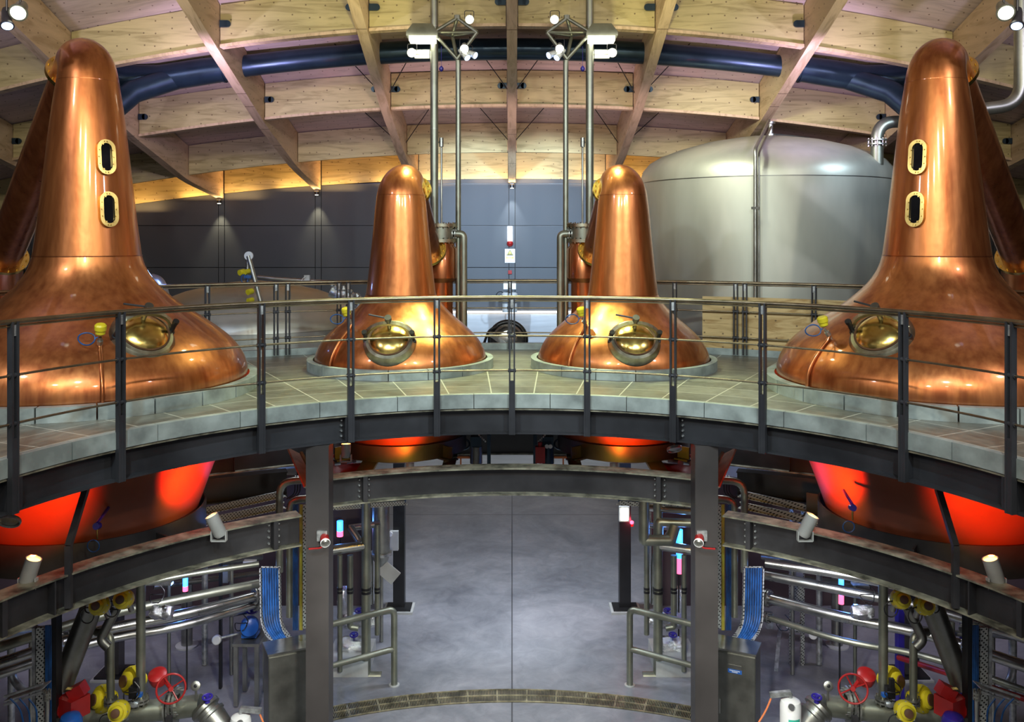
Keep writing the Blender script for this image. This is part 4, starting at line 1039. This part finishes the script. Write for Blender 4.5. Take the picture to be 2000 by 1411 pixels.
    if not L:
        o=MB().box(Q(s,945,888,12.2),(.13,.10,.22)).cyl(Q(s,945,905,12.2),Q(s,945,864,12.2),.03,10).build('fire_extinguisher_box','red_paint'); tag(o,'upright red cased fitting beside the bright middle opening','fitting')
        for q_,px in (('left',932),('right',925)):
            o=MB().lathe([(.028,0),(.028,.02)],Q(s,px,872,12.25),(0,-1,0),14).build('dial_gauge','white_paint'); tag(o,f'{q_} of two tiny white dial gauges right of the middle opening','gauge')
    # kinked hanger strut
    t=thing('hanger_strut',f'kinked flat steel strut hanging in front of the big {n} still bowl','strut',Q(s,133,1186,8.3))
    P=[Q(s,168,955,8.55),Q(s,134,1066,8.25),Q(s,134,1188,8.2)]
    MB().bar(P[0],P[1]+(P[1]-P[0])*.01,.055,.05,(0,1,0)).bar(P[1],P[2],.055,.05,(0,1,0)).build('bar','steel_dark',t)
    # up lights
    def uplight(lab,c,ax,r,mt,L_=.24):
        c=Vector(c); ax=Vector(ax).normalized(); t=thing('uplight',lab,'lamp',c-ax*L_,'up lights under the stills')
        MB().lathe([(r*.75,-L_),(r,-L_+.03),(r,0),(r*1.02,.004),(r*.9,.004),(r*.88,-.02)],c,ax,24).build('housing','light_grey',t)
        MB().lathe([(r*.88,-.015),(r*.6,-.004)],c,ax,24).build('lens','lamp_warm',t)
        u=Vector((1,0,0)); b=c-ax*L_*.75
        m=MB()
        for k in (-1,1): m.bar(b+u*k*r*1.12,b+u*k*r*1.12+Vector((0,0,-r*1.5)),.012,.05,(0,1,0))
        m.bar(b-u*r*1.12+Vector((0,0,-r*1.5)),b+u*r*1.12+Vector((0,0,-r*1.5)),.05,.012).build('bracket','light_grey',t)
        return t
    w=WP[0] if L else WP[1]
    c1=Q(s,66,1092,8.05); uplight(f'cylindrical grey up light with orange glow, outer one under the big {n} still',c1,Vector((-s*.32,-.02,1.0)),.068,'lamp_warm')
    c2=Q(s,413,1008,9.35); uplight(f'cylindrical grey up light with yellow glow, inner one under the big {n} still',c2,Vector((s*.45,-.10,1.0)),.068,'lamp_warm')
    for c,tx,p in ((c1,(w[0]+s*.2,w[1]-1.2,DZ-.62),1),(c2,(w[0]-s*1.3,w[1]-.2,DZ-.62),1)):
        dv=(Vector(tx)-c).normalized(); cc=c+dv*.05
        spot('bowl_red',cc,tx,560,(1,.04,.004),88,.8,.04); spot('bowl_amber',cc,Vector(tx)-Vector((0,0,.35)),60,(1,.50,.02),92,.9,.04)
    w=SP[0] if L else SP[1]
    c3=Q(s,676,868,10.6); uplight(f'small up light glowing orange below the deck beam near the {n} front column' if L else 'small up light tucked beside the oval mirror under the deck',c3,Vector((0,.1,1)),.055,'lamp_warm',.16) if L else None
    c4=Q(s,801,905,10.95); uplight(f'up light glowing yellow directly below the small {n} still',c4,Vector((0,.35,1)),.05,'lamp_warm',.12)
    c5=Q(s,894,855,12.6); uplight(f'tiny yellow up light behind the small {n} still next to the middle opening',c5,Vector((s*.4,-.5,1)),.03,'lamp_warm',.08)
    spot('bowl_red',c4+Vector((0,.03,.04)),(w[0],w[1]-.75,DZ-.62),100,(1,.04,.004),84,.8,.03); spot('bowl_amber',c4+Vector((0,.02,.03)),(w[0],w[1]-.85,DZ-1.0),22,(1,.55,.03),140,.9,.03)
    if L: point('orange_glow',c3+Vector((0,0,.05)),4,(1,.35,.08),.03)
    # small navy valve on the bowl
    c=Q(s,190 if L else 335,1028 if L else 992,9.0 if L else 9.35); t=thing('sample_valve',f'tiny navy hand valve with a pale blue cable loop on the {n} big bowl','valve',c)
    MB().lathe([(.035,-.03),(.035,.03)],c,(0,-1,.2),12).cyl(c+Vector((0,0,.03)),c+Vector((0,.25,.11)),.016,8).build('hand_knob','navy',t)
    MB().cyl(c,c+Vector((.0,0,-.13)),.009,8).build('brass_tail','brass',t)
    MB().tube([c+Vector((-.04+.06*math.cos(a_),-.0,-.20+.06*math.sin(a_))) for a_ in [2*PI*k/18 for k in range(18)]],.006,6,closed=True).build('cable_loop','blue_cable',t)
    # pipe runs along the ring, lower outer side
    runs=[(1102,.035,'pipe_green','highest thin'),(1140,.055,'pipe_green','second'),(1163,.060,'stainless','third and brightest'),(1178,.055,'stainless','lowest shiny')]
    if not L: runs=[(1100,.055,'stainless','highest'),(1124,.060,'stainless','second'),(1168,.065,'stainless','third, slightly thicker'),(1205,.04,'pipe_green','lowest thin')]
    for k,(y,r,mt,nm) in enumerate(runs):
        d0=11.6+.12*k; h=(y-464)/F*d0
        pts=[Vector((X(s,505,d0),d0,CZ-h)),Vector((X(s,350,11.2),11.2,CZ-h)),Vector((X(s,180,10.6),10.6+.1*k,CZ-h)),Vector((X(s,-60,9.6),9.6+.1*k,CZ-h))]
        pipe('level_pipe',f'{nm} of the long level pipes running across the lower {n} side',pts,r,mt,fil=.6,fl=(0,) if k>1 else ())
    # big slanting ducts
    pipe('slanting_duct',f'wide dark slanting duct below the outer beam on the lower {n} side',[Q(s,182,1178,9.6),Q(s,118,1345,9.4)],.115,'pipe_dark',seg=24)
    pipe('slanting_duct',f'narrower slanting pipe beside the wide duct on the lower {n} side',[Q(s,228,1188,9.8),Q(s,196,1250,9.7),Q(s,212,1265,9.7)],.052,'pipe_dark',fil=.08)
    pipe('upright_pipe',f'tall upright pipe rising out of the valves on the lower {n} side',[Q(s,275,1130,9.9),Q(s,275,1372,9.9)],.050,'pipe_green',bands=(),fl=(1,))
    pipe('upright_pipe',f'elbowed upright pipe with a round flange on the lower {n} side',[Q(s,188,1235,9.9),Q(s,216,1238,9.8),Q(s,216,1375,9.8)],.042,'pipe_green',fil=.12,fl=(2,))
    pipe('main_pipe',f'thick horizontal bottom pipe with flanges on the lower {n} side',[Q(s,170,1398,9.9),Q(s,330,1386,10.0),Q(s,372,1380,10.0),Q(s,392,1378,10.0)],.115,'pipe_green',fil=.1,fl=(1,),seg=24)
    c=Q(s,404,1388,9.95); ax=Vector((-s*-1*-.75,-.25,-.55)).normalized(); ax=Vector((-s*.72,-.3,-.60)).normalized()
    t=thing('pipe_reducer',f'conical steel pump inlet with bolted rings on the lower {n} side','pipe',c+ax*.3)
    MB().lathe([(.13,-.08),(.165,-.04),(.165,0),(.13,.01),(.13,.05),(.16,.06),(.16,.09),(.145,.10),(.11,.45)],c,ax,28).build('cone','pipe_steel',t)
    c=Q(s,383,1340,9.9); t=thing('pressure_gauge',f'round dial pressure gauge on a short stem on the lower {n} side','gauge',c-Vector((0,0,.16)))
    MB().lathe([(.05,-.02),(.052,0),(.052,.025),(.045,.03)],c,(-s*.1,-1,.35),22).build('dial_case','pipe_steel',t); MB().cyl(c,c-Vector((0,0,.16)),.012,8).build('stem','pipe_steel',t); MB().lathe([(.02,.031),(.012,.034)],c,(-s*.1,-1,.35),10).build('dial_mark','black',t)
    c=Q(s,405,1362,9.85); wheel(MB(),c,(0,-.2,1),.05,.010).lathe([(.03,-.06),(.02,0)],c,(0,0,1),10).build('hand_wheel','navy',t)
    gearbox(f'round yellow valve gearbox facing up, left of a pair under the {n} outer beam',Q(s,194,1183,9.1),(s*-.1,-1,.35),.10)
    gearbox(f'round yellow valve gearbox facing up, right of a pair under the {n} outer beam',Q(s,241,1171,9.2),(s*-.1,-1,.35),.10)
    gearbox(f'tall yellow ribbed gearbox behind the upright pipe on the lower {n} side',Q(s,258,1330,10.1),(s*.55,-.8,.3),.155,loop=False)
    gearbox(f'yellow gearbox at the foot of the elbowed pipe on the lower {n} side',Q(s,200,1366,9.9),(s*.6,-.8,.3),.15,loop=False)
    gearbox(f'small yellow gearbox with brown button at the bottom of the lower {n} side',Q(s,232,1390,9.5),(s*-.1,-1,.3),.11)
    c=Q(s,334,1346,9.8); t=thing('hand_wheel_valve',f'big red spoked hand wheel on the thick pipe on the lower {n} side','valve',c-Vector((0,0,.2)))
    wheel(MB(),c,(-s*.35,-1,.25),.15,.011,4).build('wheel','red_paint',t)
    MB().lathe([(.09,-.05),(.10,0),(.10,.06),(.07,.08)],c+Vector((s*.17,.08,.08)),(0,-.5,1),18).cyl(c,c+Vector((s*.12,.1,.06)),.022,8).build('gear_head','red_paint',t)
    m=flange(MB(),c+Vector((0,.12,-.2)),(1,0,0),.16,.06,12); m.build('valve_flange','pipe_steel',t)
    c=Q(s,143,1378,9.3); t=thing('red_motor',f'red boxy pump motor at the bottom of the lower {n} side','motor',c-Vector((0,0,.15)))
    MB().box(c,(.24,.22,.20),Matrix.Rotation(.5*s,3,'Z')).box(c+Vector((-.05*-s*-1,0,.15)),(.16,.13,.12),Matrix.Rotation(.5*s,3,'Y')).lathe([(.07,0),(.085,.02),(.085,.18)],c+Vector((s*.12,-.02,-.03)),(s,0,0),16).build('motor_body','red_paint',t)
    MB().box(c+Vector((0,-.08,.212)),(.06,.05,.004)).build('name_plate','brass',t)
    MB().lathe([(.11,-.06),(.11,0),(.09,.05),(.04,.075),(.001,.08)],Q(s,138,1408,9.1),(0,-.1,1),24).build('end_cap','blue_paint' if L else 'navy',t)
    # dark column with blue cable tray at the outer side
    d=9.2
    t=thing('outer_cable_tray',f'upright perforated tray with blue cables by a dark post on the lower {n} side','cable tray',(X(s,92,d),d,.9))
    MB().box((X(s,80,d),d,1.55),(.075,.05,1.5)).build('tray','perforated',t); MB().box((X(s,69,d),d,1.55),(.03,.08,1.5)).build('rail_strip','galv',t)
    m=MB()
    for k in range(4): m.cyl((X(s,91+3.2*k,d),d-.01,.85),(X(s,91+3.2*k,d),d-.01,2.32),.009,6)
    m.build('cables','blue_cable',t)
    o=MB().box((X(s,106,d),d+.05,1.3),(.05,.12,2.6)).build('dark_post','black'); tag(o,f'narrow black steel post next to the outer blue cables on the lower {n} side','post')
    pipe('sample_column',f'slim steel sampling column with a round cap on the lower {n} side',[Q(s,92,1352,8.9),Q(s,92,1440,8.9)],.022,'stainless',fl=(0,))
    m=MB(); a=Q(s,8,1362,8.9); b=Q(s,84,1336,8.9)
    t=thing('lower_tray',f'sloping steel cable tray meeting the sampling column on the lower {n} side','cable tray',a)
    MB().bar(a,b,.02,.02).bar(a+Vector((0,0,-.08)),b+Vector((0,0,-.08)),.02,.02).bar(a+Vector((0,.08,-.05)),b+Vector((0,.08,-.05)),.16,.01).build('tray','galv',t)
    m=MB()
    for k in range(3): m.tube(fillet([Q(s,20+18*k,1365,8.8),Q(s,40+16*k,1385,8.8),Q(s,48+12*k,1425,8.8)],.1),.009,6)
    m.build('cables','blue_cable',t)
    pipe('white_elbow',f'bright elbow pipe bending on the floor at the outer lower {n} side',[Q(s,22,1235,10.6),Q(s,22,1325,10.6),Q(s,48,1352,10.5)],.045,'galv',fil=.2)
    # floor stanchion, column foot, motor stand
    d=11025/(1262-464); x=X(s,365,d)
    t=thing('floor_stanchion',f'round grey steel stanchion with a wide floor flange on the lower {n} side','stanchion',(x,d,0))
    MB().cyl((x,d,.02),(x,d,2.9),.085,24).build('shaft','pipe_steel',t); MB().lathe([(.17,0),(.17,.02),(.11,.025)],(x,d,0),(0,0,1),28).build('floor_flange','light_grey',t)
    d=12.9; x=X(s,224,d)
    t=thing('rear_column',f'dark steel column with a square base plate behind the pipes on the lower {n} side','column',(x,d,0))
    MB().box((x,d,1.55),(.2,.2,3.0)).build('shaft','column_paint',t); MB().box((x,d,.04),(.42,.40,.03)).build('base_plate','black',t); MB().box((x,d,.013),(.5,.48,.026)).build('plinth','light_grey',t)
    d=12.2; x=X(s,490,d); zt=CZ-(1243-464)/F*d
    if L:
        t=thing('motor_stand','grey steel frame table carrying a blue motor on the left','stand',(x,d,0))
        m=MB()
        for dx_,dy_ in ((-.14,-.2),(.14,-.2),(-.14,.2),(.14,.2)): m.box((x+dx_,d+dy_,zt/2),(.055,.055,zt-.06))
        m.box((x,d,zt-.02),(.36,.48,.04)).build('frame','pipe_steel',t)
        c=Vector((x,d-.05,zt+.16)); t=thing('blue_motor','round bright blue pump motor on the grey steel frame table','motor',(x,d,zt))
        MB().lathe([(.05,-.14),(.11,-.12),(.125,-.05),(.125,.08),(.115,.12),(.07,.14),(.01,.145)],c,(.25,-1,.25),24).build('motor_body','blue_paint',t); MB().box(c+Vector((0,.05,-.12)),(.2,.2,.05)).build('foot','blue_paint',t)
        wheel(MB(),c+Vector((.03,0,.22)),(.1,-.4,1),.07,.012).build('hand_wheel','navy',t)
        pipe('short_pipe','short shiny pipe end above the blue motor on the left',[Q(s,448,1200,12.2),Q(s,482,1194,12.3)],.042,'stainless')
        d=12.5; o=MB().box((X(s,431,d),d,.955),(.035,.06,1.89)).build('black_stanchion','black'); tag(o,'thin black upright stanchion left of the blue motor','post')
        c=Q(s,424,1250,12.3)
    else:
        t=thing('tray_stand','galvanised stand of two slotted uprights with short legs on the right','stand',Q(s,455,1275,13.2))
        m=MB()
        for px in (433,455): xx=X(s,px,13.2); m.box((xx,13.2,1.15),(.05,.05,2.3))
        m.box(((X(s,433,13.2)+X(s,455,13.2))/2,13.2,.55),(.2,.03,.14)); m.box(((X(s,433,13.2)+X(s,455,13.2))/2,13.2,1.5),(.2,.03,1.2)); m.build('uprights','perforated',t)
        MB().bar(Q(s,475,1210,12.9),Q(s,484,1310,12.0),.05,.04).build('brace','galv',t)
        c=Q(s,413,1240,13.0)
    t=thing('round_transmitter',f'white round faced instrument on a stub pipe on the lower {n} side','instrument',c)
    MB().lathe([(.05,-.04),(.062,-.02),(.062,.04),(.05,.05)],c,(0,-1,.2),20).build('face_case','white_paint',t); MB().cyl(c+Vector((0,.03,0)),c+Vector((-s*.35,.1,.06)),.018,8).build('stub','galv',t)
    if L: MB
    # white filter vessel
    c=Q(s,470,1411,9.6) if L else Q(s,456,1380,9.5)
    t=thing('filter_vessel','white enamelled filter housing with gauge and hose '+('cut by the bottom edge on the left' if L else 'with a green label on the right'),'filter',(c.x,c.y,.35))
    r=.11; MB().lathe([(.09,.37),(r,.42),(r,c.z+.02),(r*.9,c.z+.06),(r*.5,c.z+.085),(.001,c.z+.09)],(c.x,c.y,0),(0,0,1),32).build('shell','white_paint',t)
    MB().cyl((c.x,c.y,c.z+.08),(c.x,c.y,c.z+.14),.02,10).bar((c.x,c.y,c.z+.14),(c.x-s*.22,c.y,c.z+.12),.05,.05).build('valve_arm','galv',t)
    MB().lathe([(.032,0),(.032,.02)],(c.x-s*.03,c.y-.11,c.z+.05),(0,-1,.3),16).build('gauge','stainless',t)
    m=MB()
    for k in range(7):
        a_=-PI/2+(k-3)*.16; b_=a_+.17
        m.add([(c.x+(r+.002)*math.cos(q_),c.y+(r+.002)*math.sin(q_),z) for q_ in (a_,b_) for z in (c.z-.14,c.z-.09)],[(0,1,3,2)])
    m.build('label_band','green_paint',t)
    MB().cyl((c.x-s*.1,c.y,.02),(c.x-s*.1,c.y,.45),.02,8).cyl((c.x+s*.08,c.y+.04,.02),(c.x+s*.08,c.y+.04,.45),.02,8).build('legs','galv',t)
    pipe('orange_hose',('orange hose looping away from the white filter on the ' )+n,[c+Vector((-s*.2,0,.10)),c+Vector((-s*.26,0,-.05)),c+Vector((-s*.40,-.02,-.25)),c+Vector((-s*.42,-.02,-.5))],.010,'orange_hose',fil=.12,seg=8)
    # small clutter: fittings in the dark band behind pipes
    for k,(px,py,d,w,h,mt,nm) in enumerate(((488,1100,12.6,.17,.07,'white_paint','white flat box'),(360,1112,12.4,.12,.05,'light_grey','grey slim box'),(440,1110,12.8,.10,.40,'pipe_steel','steel upright bracket'),(300,1140,12.0,.5,.03,'galv','galvanised strut'),(497,1212,12.9,.09,.22,'galv','galvanised bracket'))):
        o=MB().box(Q(s,px,py,d),(w,.08,h)).build('wall_box' if k<2 else 'bracket',mt); tag(o,f'{nm} among the pipes behind the outer beam on the lower {n} side','box' if k<2 else 'bracket')
# more fittings among the pipes
for s in (-1,1):
    n=SIDE[s]
    for k,(px,py,d) in enumerate(((316,1196,11.0),(96,1262,9.9))):
        c=Q(s,px,py,d); m=MB(); seg=14; vs=[];fs=[]
        for i in range(7):
            for j in range(seg):
                a_=2*PI*j/seg; rr=.085+random.uniform(-.02,.02)-(.02 if i in (0,6) else 0); vs.append(c+Vector(((i/6-.5)*.26,rr*math.cos(a_),rr*math.sin(a_))))
        for i in range(6):
            for j in range(seg): l=(j+1)%seg; fs.append((i*seg+j,i*seg+l,(i+1)*seg+l,(i+1)*seg+j))
        fs+=[tuple(range(seg)),tuple(6*seg+j for j in range(seg))]
        o=m.add(vs,fs).build('foil_wrapped_joint','foil'); tag(o,f'crumpled silver foil around a pipe joint, {["inner","outer"][k]} one on the lower {n} side','joint')
    for k,(px,y0,y1,d,r,mt) in enumerate(((452,1090,1185,12.9,.03,'pipe_steel'),(330,1098,1150,12.6,.025,'pipe_green'),(400,1085,1165,13.2,.045,'galv'),(22,1160,1240,10.7,.04,'galv'),(140,1215,1330,11.2,.03,'pipe_green'),(60,1215,1300,10.9,.022,'pipe_steel'))):
        pipe('riser_pipe',f'{["thin steel","short green-grey","galvanised","pale","slim","thinnest"][k]} riser pipe {["beside the pipe with painted glow","above the round stanchion","behind the level pipes","at the outer edge","behind the slanting duct","next to the outer cable tray"][k]} on the lower {n} side',[Q(s,px,y0,d),Vector((X(s,px,d),d,.01))],r,mt)
    for k,(y,x0,x1,d,r,mt) in enumerate(((1088,360,510,13.2,.05,'pipe_dark'),(1118,300,520,13.8,.04,'pipe_dark'),(1210,110,345,12.2,.035,'pipe_dark'),(1228,-20,120,11.2,.06,'pipe_steel'))):
        pipe('rear_pipe',f'{["upper","second","third","lowest outer"][k]} of the dark level pipes behind the shiny ones on the lower {n} side',[Q(s,x0,y+(x1-x0)*.13,d-1.0),Q(s,x1,y,d)],r,mt)
    for k,(px,py,d) in enumerate(((180,1188,9.3),(226,1182,9.35),(305,1170,10.6),(255,1362,9.7),(470,1225,12.0))):
        c=Q(s,px,py,d); o=MB().tube([c+Vector((.075*math.cos(a_)+.02*math.sin(2*a_),.03*math.sin(3*a_),.06*math.sin(a_))) for a_ in [2*PI*q_/24 for q_ in range(24)]],.0065,6,closed=True).tube(fillet([c+Vector((.07,0,0)),c+Vector((.10,.02,.08)),c+Vector((.03,.03,.15))],.04),.0065,6).build('cable_loop','black'); tag(o,f'loose black cable loop {["under the outer yellow gearbox","under the inner yellow gearbox","on the level pipes","by the bottom gearboxes","near the cabinet cables"][k]} on the lower {n} side','cable')
    # bolts and small taps on the main bottom pipe
    c=Q(s,262,1352,9.8); t=thing('solenoid_block',f'small dark solenoid block between the yellow gearboxes on the lower {n} side','valve',c)
    MB().box(c,(.09,.08,.12)).box(c+Vector((.02,0,.10)),(.05,.05,.09)).build('block','black',t); MB().box(c+Vector((.07*-s,-.02,-.02)),(.05,.05,.04)).build('plug','blue_paint',t); MB().lathe([(.03,-.05),(.045,0),(.03,.05)],c+Vector((0,0,-.13)),(1,0,0),12).build('fitting','galv',t)
    o=MB().bar(Q(s,330,1400,9.7),Q(s,330,1460,9.7),.06,.06,(0,1,0)).build('pipe_support','steel_dark'); tag(o,f'dark upright support under the thick bottom pipe on the lower {n} side','support')
# coloured light on pipes, put in as glowing material plus added blue point lamps
for (px,y0,y1,d,lab) in ((362,1128,1155,12.4,'short upright pipe with its blue to pink reflection painted as glow, behind the left pipes'),(1327,1035,1120,13.4,'tall upright pipe with its blue reflection painted as glow, beside the right front column'),(1643,1128,1180,12.0,'upright pipe with its blue to pink reflection painted as glow, behind the right pipes'),(664,1018,1048,14.4,'short pipe with its blue reflection painted as glow, beside the left front column')):
    a=at(px,y0,d); b=at(px,y1,d); t=thing('painted_glow_pipe',lab,'lamp',b)
    MB().cyl(a,a*.35+b*.65,.035 if d<13 else .05,14).build('blue_section','glow_blue' if 'glow_blue' in MAT else 'lamp_blue',t)
    MB().cyl(a*.35+b*.65,b,.035 if d<13 else .05,14).build('pink_section','glow_red',t)
    MB().cyl((a.x,a.y+.06,0.01),(a.x,a.y+.06,a.z),.012,6).build('stand_rod','black',t)
    point('blue_accent',(a.x,a.y-.25,a.z),10,(.1,.3,1),.05)
# right side extras
pipe('red_pipe','long red pipe crossing behind the yellow gearboxes on the lower right side',[at(1755,1285,11.6),at(1880,1325,10.6),at(2020,1372,10.0)],.035,'red_paint')
for px,lab in ((1757,'nearer the middle'),(1884,'further right')):
    d=11.9; x=at(px,0,d).x; o=MB().box((x,d,1.4),(.075,.12,2.8)).build('blue_post','navy'); tag(o,'dark blue painted steel post on the lower right side, '+lab,'post')
# oval mirrors hanging under the deck beam
for (px,py,d,rx,lab) in ((18,1018,7.9,.095,'round lamp glass hanging under the deck beam at the left edge'),(1317,877,10.4,.085,'oval lamp glass hanging under the deck beam near the right front column')):
    c=at(px,py,d); t=thing('hanging_lamp',lab,'lamp',c)
    MB().lathe([(rx,-.015),(rx*1.05,0),(rx,.02),(rx*.93,.02),(rx*.90,.005)],c,(.1,-.55,-.8) if px>100 else (.1,-.7,-.7),28,False).build('rim','galv',t)
    MB().lathe([(rx*.92,.0),(rx*.5,.012),(.001,.016)],c,(.1,-.55,-.8) if px>100 else (.1,-.7,-.7),28,False).build('glass','brass_dull' if px<100 else 'stainless',t)
    MB().cyl(c+Vector((0,.03,0)),(c.x,c.y+.03,DZ-.455),.010,6).build('stem','steel_dark',t)
# tank legs
for (cx,cy,R,lab) in ((4.78,17,2.32,'big steel tank'),(-5.0,17.3,2.15,'low domed tank')):
    t=thing('tank_stand',f'dark steel leg frame under the {lab}','stand',(cx,cy,0))
    for sx in (-1,1):
        for sy in (-1,1): MB().box((cx+sx*R*.6,cy+sy*R*.6,1.14),(.22,.22,2.28)).build('leg','black',t)
